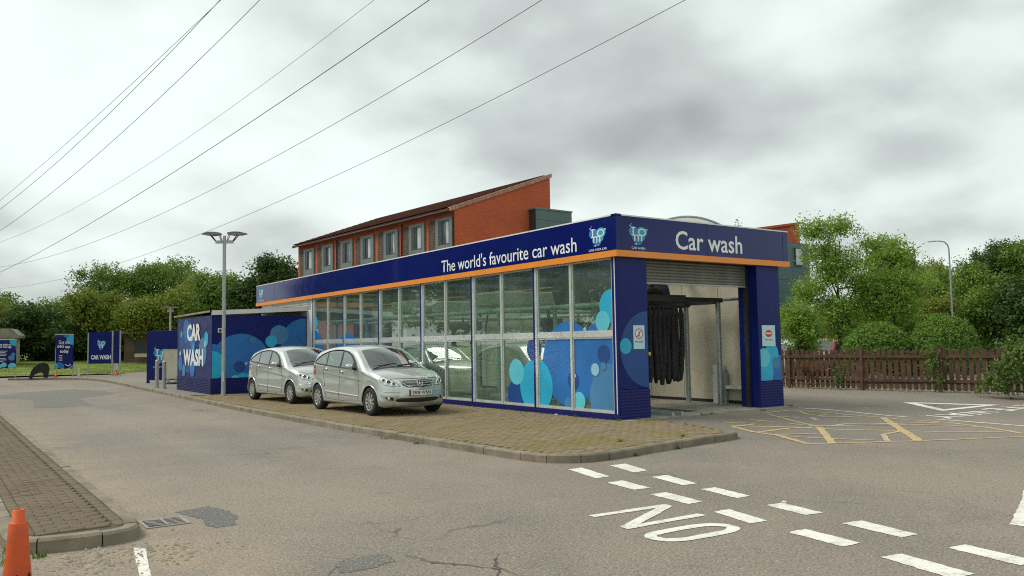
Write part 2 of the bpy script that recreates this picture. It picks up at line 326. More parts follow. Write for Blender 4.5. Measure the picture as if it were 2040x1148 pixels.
class MB:
    def __init__(s): s.v = []; s.f = []; s.sm = []
    def add(s, vs, fs, smooth=False):
        b = len(s.v); s.v += [tuple(map(float, q)) for q in vs]; s.f += [tuple(b+i for i in f) for f in fs]; s.sm += [smooth]*len(fs); return s
    def box(s, x0, x1, y0, y1, z0, z1):
        return s.add([(x0, y0, z0), (x1, y0, z0), (x1, y1, z0), (x0, y1, z0), (x0, y0, z1), (x1, y0, z1), (x1, y1, z1), (x0, y1, z1)],
                     [(3, 2, 1, 0), (4, 5, 6, 7), (0, 1, 5, 4), (1, 2, 6, 5), (2, 3, 7, 6), (3, 0, 4, 7)])
    def obox(s, c, ax, h):
        c = Vector(c); ax = [Vector(a).normalized() for a in ax]; vs = []
        for k in (-1, 1):
            for i, j in ((-1, -1), (1, -1), (1, 1), (-1, 1)): vs.append(c+ax[0]*h[0]*i+ax[1]*h[1]*j+ax[2]*h[2]*k)
        return s.add(vs, [(3, 2, 1, 0), (4, 5, 6, 7), (0, 1, 5, 4), (1, 2, 6, 5), (2, 3, 7, 6), (3, 0, 4, 7)])
    def bar(s, p0, p1, w, h, up=(0, 0, 1)):
        p0 = Vector(p0); p1 = Vector(p1); d = (p1-p0); l = d.length; d.normalize(); u = Vector(up)
        if abs(d.dot(u)) > 0.95: u = Vector((0, 1, 0))
        a = d.cross(u).normalized(); b = a.cross(d)
        return s.obox((p0+p1)/2, (d, a, b), (l/2, w/2, h/2))
    def cyl(s, p0, p1, r0, r1=None, n=12, caps=True, smooth=True):
        r1 = r0 if r1 is None else r1
        p0 = Vector(p0); p1 = Vector(p1); d = (p1-p0).normalized(); u = Vector((0, 0, 1)) if abs(d.z) < 0.9 else Vector((1, 0, 0))
        a = d.cross(u).normalized(); b = d.cross(a); vs = []
        for p, r in ((p0, r0), (p1, r1)):
            for i in range(n): t = 2*math.pi*i/n; vs.append(p+a*r*math.cos(t)+b*r*math.sin(t))
        s.add(vs, [(i, i+n, (i+1) % n+n, (i+1) % n) for i in range(n)], smooth)
        if caps: s.add(vs[:n], [tuple(range(n))]); s.add(vs[n:], [tuple(range(n))[::-1]])
        return s
    def tube(s, pts, r, n=8, caps=True):
        pts = [Vector(p) for p in pts]; rr = r if hasattr(r, '__len__') else [r]*len(pts); vs = []; prev = None
        for i, p in enumerate(pts):
            d = (pts[min(i+1, len(pts)-1)]-pts[max(i-1, 0)]).normalized()
            if prev is None:
                u = Vector((0, 0, 1)) if abs(d.z) < 0.9 else Vector((1, 0, 0)); a = d.cross(u).normalized()
            else: a = (prev-d*prev.dot(d)).normalized()
            prev = a; b = d.cross(a)
            for k in range(n): t = 2*math.pi*k/n; vs.append(p+(a*math.cos(t)+b*math.sin(t))*rr[i])
        m = len(pts)
        s.add(vs, [(i*n+k, i*n+(k+1) % n, (i+1)*n+(k+1) % n, (i+1)*n+k) for i in range(m-1) for k in range(n)], True)
        if caps: s.add(vs[:n], [tuple(range(n))[::-1]]); s.add(vs[-n:], [tuple(range(n))])
        return s
    def lathe(s, prof, n=24, axis='z', c=(0, 0, 0), smooth=True):
        vs = []
        for r, h in prof:
            for k in range(n):
                t = 2*math.pi*k/n; a, b = r*math.cos(t), r*math.sin(t)
                vs.append({'z': (c[0]+a, c[1]+b, c[2]+h), 'x': (c[0]+h, c[1]+a, c[2]+b), 'y': (c[0]+b, c[1]+h, c[2]+a)}[axis])
        m = len(prof)
        return s.add(vs, [(i*n+k, i*n+(k+1) % n, (i+1)*n+(k+1) % n, (i+1)*n+k) for i in range(m-1) for k in range(n)], smooth)
    def slab(s, poly, m, t):
        """poly of (u,v) mapped by m(u,v,w); thickness t outward along w from 0"""
        n = len(poly); vs = [m(u, v, t) for u, v in poly]+[m(u, v, 0) for u, v in poly]
        return s.add(vs, [tuple(range(n)), tuple(range(n, 2*n))[::-1]]+[((i+1) % n, i, i+n, (i+1) % n+n) for i in range(n)])
    def build(s, name, mat, parent=None, bev=0, label=None, fix=True):
        me = bpy.data.meshes.new(name); me.from_pydata(s.v, [], s.f); me.update()
        me.polygons.foreach_set('use_smooth', s.sm)
        if fix:
            import bmesh
            bm = bmesh.new(); bm.from_mesh(me); bmesh.ops.recalc_face_normals(bm, faces=bm.faces); bm.to_mesh(me); bm.free()
        if mat: me.materials.append(MT[mat] if isinstance(mat, str) else mat)
        o = bpy.data.objects.new(name, me); reg(o, parent)
        if bev:
            b = o.modifiers.new('bevel', 'BEVEL'); b.width = bev; b.segments = 2; b.limit_method = 'ANGLE'
        if label: o['label'] = label
        return o
def one(name, mat, parent, *boxes, bev=0):
    m = MB()
    for b in boxes: m.box(*b)
    return m.build(name, mat, parent, bev)

# plane mappings (u right as read, v up, w outward)
def map_side(x): return lambda u, v, w: (x-w, -u, v)          # faces -X : u = -y
def map_front(y): return lambda u, v, w: (u, y-w, v)          # faces -Y : u = x
def map_right(x): return lambda u, v, w: (x+w, u, v)          # faces +X

def clip(poly, x0, x1, y0, y1):
    def cut(P, ins, inter):
        o = []
        for i in range(len(P)):
            a, b = P[i-1], P[i]
            if ins(b):
                if not ins(a): o.append(inter(a, b))
                o.append(b)
            elif ins(a): o.append(inter(a, b))
        return o
    for ax, val, sg in ((0, x0, 1), (0, x1, -1), (1, y0, 1), (1, y1, -1)):
        if not poly: return []
        poly = cut(poly, lambda p: (p[ax]-val)*sg >= 0, lambda a, b: tuple(a[k]+(b[k]-a[k])*((val-a[ax])/(b[ax]-a[ax])) for k in (0, 1)))
    return poly
def circle(cx, cy, r, n=40, ry=None):
    ry = ry or r
    return [(cx+r*math.cos(2*math.pi*i/n), cy+ry*math.sin(2*math.pi*i/n)) for i in range(n)]

def text_mesh(body, u0, u1, v0, v1, mp, name, mat, parent, bold=0.0, t=0.004, up=None):
    cu = bpy.data.curves.new(name, 'FONT'); cu.body = body; cu.size = 1; cu.offset = bold; cu.resolution_u = 3; cu.extrude = 0; cu.align_x = 'LEFT'
    to = bpy.data.objects.new('tmp', cu); COL.objects.link(to)
    dg = bpy.context.evaluated_depsgraph_get(); me = bpy.data.meshes.new_from_object(to.evaluated_get(dg))
    bpy.data.objects.remove(to); bpy.data.curves.remove(cu)
    co = np.array([q.co[:] for q in me.vertices]); lo = co.min(0); hi = co.max(0)
    for q in me.vertices:
        u = u0+(q.co.x-lo[0])/(hi[0]-lo[0])*(u1-u0); v = v0+(q.co.y-lo[1])/(hi[1]-lo[1])*(v1-v0)
        q.co = mp(u, v, t)
    me.name = name; me.materials.append(MT[mat]); o = bpy.data.objects.new(name, me); return reg(o, parent)

def ring(cx, cy, r, wdt, n=32, ry=None):
    ry = ry or r
    a = circle(cx, cy, r, n, ry); b = circle(cx, cy, r-wdt, n, ry-wdt)
    return a, b
def add_ring(m, cx, cy, r, wdt, mp, t, n=32, ry=None):
    a, b = ring(cx, cy, r, wdt, n, ry)
    m.add([mp(u, v, t) for u, v in a]+[mp(u, v, t) for u, v in b], [(i, (i+1) % n, (i+1) % n+n, i+n) for i in range(n)])

def heart_logo(parent, cx, cy, W, mp0, base=0.0, words=None, squash=1.0):
    """bubbly heart with the three white letters; W = width, centred on (cx, cy)"""
    s = W/2.0; q = base; mp = lambda u, v, w: mp0(u, cy+(v-cy)*squash, w)
    m = MB(); lay = [0]
    def up(): lay[0] += 1; return q+0.002+lay[0]*0.0005
    for (x, y, r) in ((-0.42, 0.28, 0.52), (-0.05, -0.38, 0.55), (0.06, -0.78, 0.34)):
        h_ = up(); m.add([mp(u, v, h_) for u, v in circle(cx+x*s, cy+y*s, r*s)], [tuple(range(40))])
    lg = m.build('heart_logo', 'logo_blue', parent, fix=False)
    m = MB()
    for (x, y, r) in ((0.42, 0.26, 0.55), (0.30, -0.28, 0.42)):
        h_ = up(); m.add([mp(u, v, h_) for u, v in circle(cx+x*s, cy+y*s, r*s)], [tuple(range(40))])
    m.build('heart_lobe', 'logo_teal', lg, fix=False)
    m = MB()
    for (x, y, r) in ((-0.78, 0.86, 0.09), (-0.66, 1.06, 0.05), (0.9, 0.55, 0.12), (0.36, -0.62, 0.09), (-0.22, -1.05, 0.1), (-0.4, -1.02, 0.04)): m.add([mp(u, v, q+0.006) for u, v in circle(cx+x*s, cy+y*s, r*s, 20)], [tuple(range(20))])
    m.build('small_bubbles', 'b_pale', lg, fix=False)
    m = MB(); B = lambda x0, x1, y0, y1: m.add([mp(cx+a*s, cy+b*s, q+0.0075+0.0004*len(m.f)/4) for a, b in ((x0, y0), (x1, y0), (x1, y1), (x0, y1))], [(0, 1, 2, 3)])
    B(-0.56, -0.43, -0.10, 0.72); B(-0.72, -0.27, 0.64, 0.75); B(-0.70, -0.29, -0.16, -0.06)
    add_ring(m, cx+0.42*s, cy+0.24*s, 0.40*s, 0.11*s, mp, q+0.0072)
    B(-0.42, -0.30, -0.74, -0.12); B(-0.06, 0.05, -0.74, -0.2); B(0.28, 0.40, -0.74, -0.2)
    for xa in (-0.175, 0.17):
        n = 10; a = [(cx+(xa+0.235*math.cos(math.pi*i/n))*s, cy+(-0.26+0.22*math.sin(math.pi*i/n))*s) for i in range(n+1)]
        b = [(cx+(xa+0.12*math.cos(math.pi*i/n))*s, cy+(-0.26+0.12*math.sin(math.pi*i/n))*s) for i in range(n+1)]
        m.add([mp(u, v, q+0.0125+xa*.002) for u, v in a+b], [(i, i+1, i+n+2, i+n+1) for i in range(n)])
    m.build('logo_letters', 'text_white', lg, fix=False)
    if words:
        txt, u0, u1, v0, v1 = words; text_mesh(txt, u0, u1, v0, v1, mp0, 'lettering', 'text_white', parent, 0.012, q+0.004)

def ss(a, b, t): t = min(1, max(0, (t-a)/(b-a))); return t*t*(3-2*t)
def HR(x, y): return -0.12+0.11*ss(-3.2, -0.4, y)*ss(-0.8, 0.8, x)
# ================================================================== SETTING: ground, road, kerbs, paving
def grid_sheet(name, xs, ys, hf, mat):
    V = [(x, y, hf(x, y)) for y in ys for x in xs]; n = len(xs)
    F = [(j*n+i, j*n+i+1, (j+1)*n+i+1, (j+1)*n+i) for j in range(len(ys)-1) for i in range(n-1)]
    me = npmesh(name, V, F, True); me.materials.append(MT[mat]); return struct(reg(bpy.data.objects.new(name, me)))
grid_sheet('ground', [-1500, -60, 60, 1500], [-1500, -20, 48, 1500], lambda x, y: -0.3, 'grass')
xs = [-60, -30, -14]+list(np.arange(-12, -1, 1.0))+list(np.arange(-1, 1.2, 0.1))+list(np.arange(1.2, 6, 0.4))+[8, 11, 15, 25, 40, 60]
ys = [-20, -14, -10, -7, -5, -4]+list(np.arange(-3.3, -0.3, 0.1))+[-0.3, 1, 4, 10, 18, 28, 40, 50]
road = grid_sheet('road', xs, ys, HR, 'asphalt')
lawn = grid_sheet('lawn', [-80, -40, -20, -10, 0, 10, 20, 60], [50.0, 51, 53, 56, 59, 62, 66, 90, 130], lambda x, y: -0.06+0.8*ss(50, 64, y)+0.08*math.sin(x*0.4), 'grass')

KERB = [(-7.4, 44.6), (-6.1, 43.7), (-4.7, 42.2), (-3.84, 39.8), (-3.62, 35), (-3.95, 25.3), (-4.2, 18.5), (-4.45, 11.1), (-4.52, 7.0), (-4.52, 4.3), (-4.48, 2.4), (-4.44, 0.8), (-4.38, -1.0), (-4.33, -2.4), (-4.2, -3.05), (-3.85, -3.36), (-3.4, -3.41), (-3.0, -3.36), (-2.0, -3.2), (-0.92, -3.06), (-0.15, -2.96), (0.08, -2.86), (0.16, -2.6)]
ISL = [(-9.70, 30), (-9.72, 12), (-9.74, 2), (-9.74, -3.85), (-9.76, -4.2), (-9.86, -4.4), (-10.1, -4.48), (-10.45, -4.46), (-10.68, -4.38), (-10.80, -4.15), (-10.82, -3.6), (-10.82, 30)]
def catmull(P, n=8):
    P = [Vector((*p, 0)) for p in P]; o = []
    for i in range(len(P)-1):
        a, b, c, d = P[max(i-1, 0)], P[i], P[i+1], P[min(i+2, len(P)-1)]
        l = (c-b).length; ta = (c-a)/max((c-a).length, 1e-6)*l; tb = (d-b)/max((d-b).length, 1e-6)*l
        for k in range(n):
            t = k/n; t2 = t*t; t3 = t2*t
            o.append(b*(2*t3-3*t2+1)+ta*(t3-2*t2+t)+c*(-2*t3+3*t2)+tb*(t3-t2))
    o.append(P[-1]); return o
class Path:
    def __init__(s, P):
        s.p = catmull(P); s.s = [0]
        for a, b in zip(s.p, s.p[1:]): s.s.append(s.s[-1]+(b-a).length)
        s.len = s.s[-1]
    def at(s, d):
        d = min(max(d, 0), s.len); i = int(np.searchsorted(s.s, d))-1; i = max(0, min(i, len(s.p)-2))
        t = (d-s.s[i])/max(s.s[i+1]-s.s[i], 1e-9); q = s.p[i].lerp(s.p[i+1], t); g = (s.p[i+1]-s.p[i]).normalized(); return q, g
def kerb_run(path, side, parent, unit, z0, mat='kerb', w=0.125, skip=None, zf=None):
    d = 0.0
    while d < path.len-0.1:
        q, g = path.at(d+unit/2); q0, g0 = path.at(d); u = unit
        turn = math.acos(max(-1, min(1, g0.dot(path.at(d+unit)[1]))))
        if turn > 0.35: u = unit*0.55
        e = min(d+u, path.len); m = MB(); vs = []; K = 4; gap = 0.006; dz = random.uniform(-0.006, 0.004); dw = random.uniform(-0.006, 0.006)
        for k in range(K+1):
            p, g = path.at(d+gap+(e-d-2*gap)*k/K); nrm = Vector((-g.y, g.x, 0))*side
            for off, z in ((0.0, z0), (0.0+dw, -0.022+dz), (0.022+dw, dz), (w, dz), (w, z0)):
                zz = z if zf is None else z+zf(p)
                vs.append((p.x+nrm.x*off, p.y+nrm.y*off, zz))
        F = [(k*5+i, k*5+i+1, (k+1)*5+i+1, (k+1)*5+i) for k in range(K) for i in range(4)]+[tuple(range(5)), tuple(K*5+i for i in range(5))[::-1]]
        m.add(vs, F); m.build('kerb_stone', mat, parent); d = e
def offset_poly(path, side, off, n=160):
    o = []
    for i in range(n+1):
        p, g = path.at(path.len*i/n); o.append((p.x-g.y*side*off, p.y+g.x*side*off))
    return o
def inside(p, poly):
    x, y = p; c = False; j = len(poly)-1
    for i in range(len(poly)):
        xi, yi = poly[i]; xj, yj = poly[j]
        if (yi > y) != (yj > y) and x < (xj-xi)*(y-yi)/(yj-yi)+xi: c = not c
        j = i
    return c
def flat(name, poly, z, mat, parent=None, kind=True):
    m = MB().add([(x, y, z if not callable(z) else z(x, y)) for x, y in poly], [tuple(range(len(poly)))])
    o = m.build(name, mat, parent, fix=False)
    if kind: struct(o)
    return o
flat('grass_verge', [(-14, -9), (-11.6, -6.2), (-11.15, -4.5), (-11.1, 30), (-14, 30)], -0.112, 'grass')
kp = Path(KERB); ip = Path(ISL)
kin = offset_poly(kp, 1, 0.12)
pav_poly = [p for p in kin if p[1] < 16.7]+[(0.86, -0.1), (-0.02, 0.0), (-0.02, 16.7)]
paving = flat('paving', pav_poly, -0.014, 'paver_joint')
path_poly = [p for p in kin if p[1] > 16.7]+[(-4.1, 16.7), (9.8, 16.7), (9.8, 44.2)]
footpath = flat('footpath', path_poly, -0.004, 'asphalt_path')
kerb = struct(bpy.data.objects.new('kerb', None)); reg(kerb)
kerb_run(kp, 1, kerb, 0.9, -0.15)
isl_in = offset_poly(ip, -1, 0.12)
island = flat('traffic_island', isl_in, -0.014, 'joint_dark')
kerb_run(ip, -1, island, 0.9, -0.15)

def block_mesh(lx, ly, ang=0, seed=0, chips=0):
    b = 0.006; h = 0.0; t = -0.03; ca, sa = math.cos(ang), math.sin(ang)
    r = [(-lx/2, -ly/2), (lx/2, -ly/2), (lx/2, ly/2), (-lx/2, ly/2)]
    i = [(-lx/2+b, -ly/2+b), (lx/2-b, -ly/2+b), (lx/2-b, ly/2-b), (-lx/2+b, ly/2-b)]
    V = [(x, y, t) for x, y in r]+[(x, y, h-b) for x, y in r]+[(x, y, h) for x, y in i]
    V = [(x*ca-y*sa, x*sa+y*ca, z) for x, y, z in V]
    F = [(8, 9, 10, 11)]+[(4+k, 4+(k+1) % 4, 8+(k+1) % 4, 8+k) for k in range(4)]+[(k, (k+1) % 4, 4+(k+1) % 4, 4+k) for k in range(4)]
    return np.array(V), F
def lay_blocks(cells, parent, mat, lx, ly, nmax, camp=(-11.4, -12.46)):
    """cells: list of (x, y, ang); the nearest nmax become objects of their own, the rest one joined part"""
    cells = sorted(cells, key=lambda c: (c[0]-camp[0])**2+(c[1]-camp[1])**2)
    meshes = {}
    for x, y, a, *rest in cells[:nmax]:
        lx_ = rest[0] if rest else lx; ky = (a, round(lx_, 3))
        if ky not in meshes:
            V, F = block_mesh(lx_, ly, a); me = npmesh('paving_block', V, F); me.materials.append(MT[mat]); meshes[ky] = me
        o = bpy.data.objects.new('paving_block', meshes[ky]); o.location = (x, y, random.uniform(-0.004, 0.003)); o.rotation_euler = (random.uniform(-.012, .012), random.uniform(-.01, .01), random.uniform(-.015, .015)); reg(o, parent)
    VV = []; FF = []; b = 0
    for x, y, a, *rest in cells[nmax:]:
        V, F = block_mesh(rest[0] if rest else lx, ly, a+random.uniform(-.015, .015)); V = V+np.array([x, y, random.uniform(-0.004, 0.003)]); V[:, 2] += (V[:, 0]-x)*random.uniform(-.012, .012)
        VV.append(V); FF += [tuple(q+b for q in f) for f in F]; b += len(V)
    me = npmesh('paving_blocks', np.concatenate(VV), FF); me.materials.append(MT[mat]); o = reg(bpy.data.objects.new('paving_blocks', me), parent); o['kind'] = 'stuff'
cells = []
for j in range(-34, 167):
    for i in range(-24, 6):
        x = i*0.2+0.1-(0.1 if (j+1000) % 2 else 0.0); y = j*0.1+0.05
        if inside((x, y), pav_poly) and inside((x-0.07, y), pav_poly) and inside((x+0.07, y-0.03), pav_poly): cells.append((x, y, 0))
lay_blocks(cells, paving, 'paver', 0.190, 0.089, 300)
cells = []
for j in range(-46, 200):
    for i in range(-56, -46):
        x0 = i*0.2-(0.1 if (j+1000) % 2 else 0.0); y = j*0.1+0.05; a_, b_ = max(x0, -10.585), min(x0+0.2, -9.97)
        if b_-a_ > 0.045 and y > -4.22 and inside(((a_+b_)/2, y), isl_in): cells.append(((a_+b_)/2, y, 0, b_-a_-0.006))
for k in range(170):
    y = -4.1+k*0.2
    if y < 19: cells += [(-9.918, y, math.pi/2), (-10.637, y, math.pi/2)]
lay_blocks(cells, island, 'paver_dark', 0.194, 0.094, 300)

# ------------------------------------------------------------------ painted markings (parts of the road)
def jag(poly, step=0.05, j=0.008):
    o = []
    for i in range(len(poly)):
        a = Vector(poly[i]); b = Vector(poly[(i+1) % len(poly)]); n = max(1, int((b-a).length/step))
        for k in range(n):
            p = a.lerp(b, k/n); o.append((p.x+random.uniform(-j, j), p.y+random.uniform(-j, j)))
    return o
def mark(name, poly, mat, dz=0.004, j=0.008):
    return flat(name, jag(poly, 0.05, j), lambda x, y: HR(x, y)+dz, mat, road, False)
def stroke(name, pts, w, mat, dz=0.005, j=0.006, parent=None, joinm=None):
    pts = [Vector(p) for p in pts]; P = []
    for a, b in zip(pts, pts[1:]):
        n = max(1, int((b-a).length/0.12)); P += [a.lerp(b, k/n) for k in range(n)]
    P.append(pts[-1]); m = joinm or MB(); vs = []
    for i, p in enumerate(P):
        g = (P[min(i+1, len(P)-1)]-P[max(i-1, 0)]).normalized(); nn = Vector((-g.y, g.x))
        for sgn in (-1, 1):
            q = p+nn*sgn*(w/2+random.uniform(-j, j)); vs.append((q.x, q.y, HR(q.x, q.y)+dz))
    m.add(vs, [(2*i, 2*i+1, 2*i+3, 2*i+2) for i in range(len(P)-1)])
    if joinm is None: return m.build(name, mat, road, fix=False)
for q in ([(-4.36, -3.72), (-4.12, -3.7), (-4.33, -4.5), (-4.56, -4.51)], [(-3.71, -3.82), (-3.43, -3.82), (-3.63, -4.47), (-3.88, -4.47)],
          [(-4.67, -4.84), (-4.42, -4.83), (-4.53, -5.43), (-4.76, -5.4)], [(-3.97, -4.88), (-3.72, -4.89), (-3.9, -5.57), (-4.12, -5.54)],
          [(-4.83, -5.73), (-4.59, -5.73), (-4.69, -6.36), (-4.91, -6.37)], [(-4.16, -5.85), (-3.94, -5.87), (-4.07, -6.48), (-4.28, -6.47)],
          [(-5.01, -6.79), (-4.8, -6.81), (-4.95, -7.38), (-5.16, -7.36)], [(-4.36, -6.91), (-4.13, -6.93), (-4.24, -7.49), (-4.46, -7.46)],
          [(-4.52, -7.88), (-4.28, -7.91), (-4.41, -8.53), (-4.63, -8.51)], [(-5.19, -7.79), (-4.97, -7.81), (-5.06, -8.4), (-5.28, -8.38)],
          [(-5.35, -8.75), (-5.13, -8.79), (-5.27, -9.41), (-5.5, -9.36)], [(-4.68, -8.92), (-4.46, -8.95), (-4.57, -9.55), (-4.79, -9.51)],
          [(-5.52, -9.8), (-5.3, -9.82), (-5.44, -10.4), (-5.66, -10.38)], [(-4.86, -9.95), (-4.64, -9.97), (-4.76, -10.5), (-4.98, -10.5)]):
    mark('dashed_line_mark', q, 'white_line')
mark('white_arrow_mark', [(-3.43, -8.83), (-2.23, -8.40), (-1.2, -8.0), (-1.25, -8.15), (-2.17, -8.5), (-3.41, -8.98)], 'white_line')
m = MB(); stroke('', [(-6.08, -6.2), (-5.10, -6.265)], 0.105, None, joinm=m); stroke('', [(-5.14, -6.29), (-6.16, -6.77)], 0.12, None, 0.0052, joinm=m); stroke('', [(-6.19, -6.78), (-5.2, -6.81)], 0.105, None, 0.0054, joinm=m)
m.build('road_letter', 'white_line', road, fix=False, label='large painted white letter N')
m = MB(); ov = []
for k in range(33):
    t = 2*math.pi*k/32; cx_, cy_ = math.cos(t), math.sin(t); e = 0.55
    ov.append((-5.83+0.42*abs(cx_)**e*math.copysign(1, cx_)+0.02*cy_, -7.27+0.165*abs(cy_)**0.8*math.copysign(1, cy_)-0.05*cx_))
stroke('', ov, 0.115, None, joinm=m); m.build('road_letter', 'white_line', road, fix=False, label='large painted white letter O')
mark('parking_line', [(-9.91, -4.71), (-9.82, -4.75), (-9.98, -5.74), (-10.06, -5.74)], 'white_line', j=0.006)
def yl(pts, w=0.10, mat='yellow_line'): stroke('box_marking_line', pts, w, mat, 0.005+random.uniform(0, .002), 0.012)
yl([(1.12, -1.85), (0.93, -2.5), (0.88, -3.1), (0.24, -4.13)], 0.11); yl([(0.24, -4.13), (0.56, -4.34), (1.82, -5.05), (3.64, -5.9), (6.0, -6.9)], 0.09)
yl([(2.58, -2.74), (0.58, -4.36)], 0.13); yl([(5.05, -2.56), (1.9, -5.06)], 0.15)
yl([(4.35, -0.72), (4.48, -0.98), (4.72, -1.55), (5.05, -2.56), (5.13, -3.5), (5.09, -3.91), (4.7, -4.82), (4.1, -5.7)], 0.11)
yl([(1.24, -1.8), (2.17, -2.53), (2.53, -3.29), (3.04, -4.01), (3.4, -4.7), (4.12, -5.35)], 0.09, 'yellow_faint')
yl([(0.9, -2.95), (1.25, -3.15), (1.65, -3.35)], 0.08, 'yellow_faint'); yl([(0.87, -3.17), (1.08, -3.88), (1.45, -4.55)], 0.08, 'yellow_faint')
yl([(3.94, -3.2), (4.97, -3.79)], 0.08, 'yellow_faint'); yl([(2.6, -2.6), (3.5, -3.1), (4.3, -3.75), (4.75, -4.7)], 0.08, 'yellow_faint'); yl([(0.95, -2.6), (1.9, -2.55), (2.5, -2.75)], 0.08, 'yellow_faint'); yl([(3.3, -1.0), (2.9, -1.9), (2.6, -2.7)], 0.09, 'yellow_faint'); yl([(1.5, -4.75), (2.3, -4.2), (3.1, -4.1)], 0.09, 'yellow_faint'); yl([(3.45, -0.8), (4.3, -0.76)], 0.08, 'yellow_faint')
yl([(2.46, -2.07), (2.6, -2.55), (2.67, -2.63)], 0.08, 'yellow_faint'); yl([(2.96, -2.78), (3.46, -2.74), (3.76, -3.06), (4.3, -3.3)], 0.09, 'yellow_faint')
yl([(1.43, -1.42), (1.75, -1.6), (1.79, -1.87), (1.42, -1.86), (1.22, -1.75)], 0.08); yl([(4.4, -0.98), (4.03, -1.43), (4.1, -1.68), (4.4, -1.69)], 0.09)
yl([(2.2, -1.39), (2.42, -1.82)], 0.09, 'yellow_faint'); yl([(3.23, -1.35), (3.41, -1.7)], 0.09, 'yellow_faint'); yl([(3.64, -1.79), (3.48, -2.07)], 0.1, 'yellow_faint'); yl([(3.9, -1.87), (4.61, -2.16)], 0.08, 'yellow_faint')
stroke('white_edge_line', [(5.0, -0.53), (5.24, -1.21), (5.41, -2.05), (5.59, -2.78)], 0.09, 'white_line'); stroke('white_edge_line', [(5.60, -3.39), (5.42, -5.14), (5.3, -6.5)], 0.09, 'white_line')
tri = [(8.32, -1.1), (10.04, -2.61), (7.40, -2.57)]; tc_ = Vector((sum(p[0] for p in tri)/3, sum(p[1] for p in tri)/3))
m = MB(); tin = [(tc_.x+(p[0]-tc_.x)*0.66, tc_.y+(p[1]-tc_.y)*0.66) for p in tri]
def dens(P, n=8): return [tuple(Vector(P[i]).lerp(Vector(P[(i+1) % 3]), k/n)) for i in range(3) for k in range(n)]
a_, b_ = dens(tri), dens(tin); m.add([(x, y, HR(x, y)+0.005) for x, y in a_+b_], [(i, (i+1) % 24, (i+1) % 24+24, i+24) for i in range(24)])
m.build('give_way_triangle', 'white_line', road, fix=False)
def road_text(body, u0, u1, v0, v1):      # read by a driver coming from +Y: u = -x, v = -y
    text_mesh(body, u0, u1, v0, v1, lambda u, v, w: (-u, -v, HR(-u, -v)+0.006), 'road_lettering', 'white_line', road, 0.02)
for ch, x1, x0 in (('Y', 6.52, 5.85), ('A', 7.2, 6.48), ('W', 8.1, 7.15), ('E', 9.0, 8.5), ('V', 9.85, 9.2), ('I', 10.2, 10.05), ('G', 11.1, 10.5)):
    road_text(ch, -x1, -x0, 2.86, 3.52)
mark('tarmac_patch', [(-8.7, 15.8), (-7.15, 15.8), (-6.95, 20.6), (-6.3, 21.2), (-5.4, 22.6), (-5.3, 25.5), (-6.0, 28.4), (-8.1, 27.2), (-9.6, 24.0), (-8.3, 21.0)], 'asphalt_dark', 0.003)
mark('tarmac_patch', [(-9.24, -3.3), (-8.89, -3.22), (-8.77, -3.65), (-8.80, -3.94), (-8.93, -4.33), (-9.10, -4.36), (-9.17, -4.2), (-9.11, -3.9), (-9.2, -3.55)], 'asphalt_wet', 0.003, 0.02)
mark('tarmac_patch', [(-8.75, -6.3), (-8.5, -6.2), (-8.3, -6.25), (-8.35, -6.5), (-8.6, -6.6), (-8.85, -6.55)], 'asphalt_dark', 0.003, 0.02)

g = thing('drain_grate', 'rusty iron drain grate set in the road beside the traffic island', 'drain', (-9.455, -3.79, -0.118))
m = MB(); 
for b in ((-0.2, 0.2, -0.2, -0.17), (-0.2, 0.2, 0.17, 0.2), (-0.2, -0.17, -0.17, 0.17), (0.17, 0.2, -0.17, 0.17)): m.box(*b, -0.03, 0.008)
m.build('frame', 'rust_iron', g); one('pit_shade', 'black', g, (-0.17, 0.17, -0.17, 0.17, -0.05, 0.004))  # flat black sheet above the road stands for the shade under the bars
one('grate_bar', 'rust_iron', g, (-.012, .012, -.17, .17, .0045, .011))
for k in range(5):
    for sx in (-1, 1):
        y = -0.13+k*0.066; MB().bar((sx*.02, y-.01, 0.0065), (sx*.165, y+.05 if sx < 0 else y-.02, 0.0065), 0.022, 0.008).build('grate_bar', 'rust_iron', g)
# ================================================================== CAR WASH BUILDING
cw = thing('car_wash', 'long navy car wash hall with orange stripe, glazed side and open roller shutter', 'car wash')
ZT, ZOT, ZOB, BAY, Y0 = 4.12, 3.42, 3.29, 2.666, 0.157
# floor and ramp
fl = one('floor', 'concrete', cw, (0.0, 5.12, -0.25, 22.2, -0.05, 0.006))
one('guide_rail', 'galv', fl, (1.35, 1.42, -0.1, 21.5, 0.006, 0.08)); one('guide_rail', 'galv', fl, (1.62, 1.69, -0.1, 21.5, 0.006, 0.08))
one('drain_channel', 'dark', fl, (2.3, 2.7, 0.4, 21.0, 0.0, 0.012))
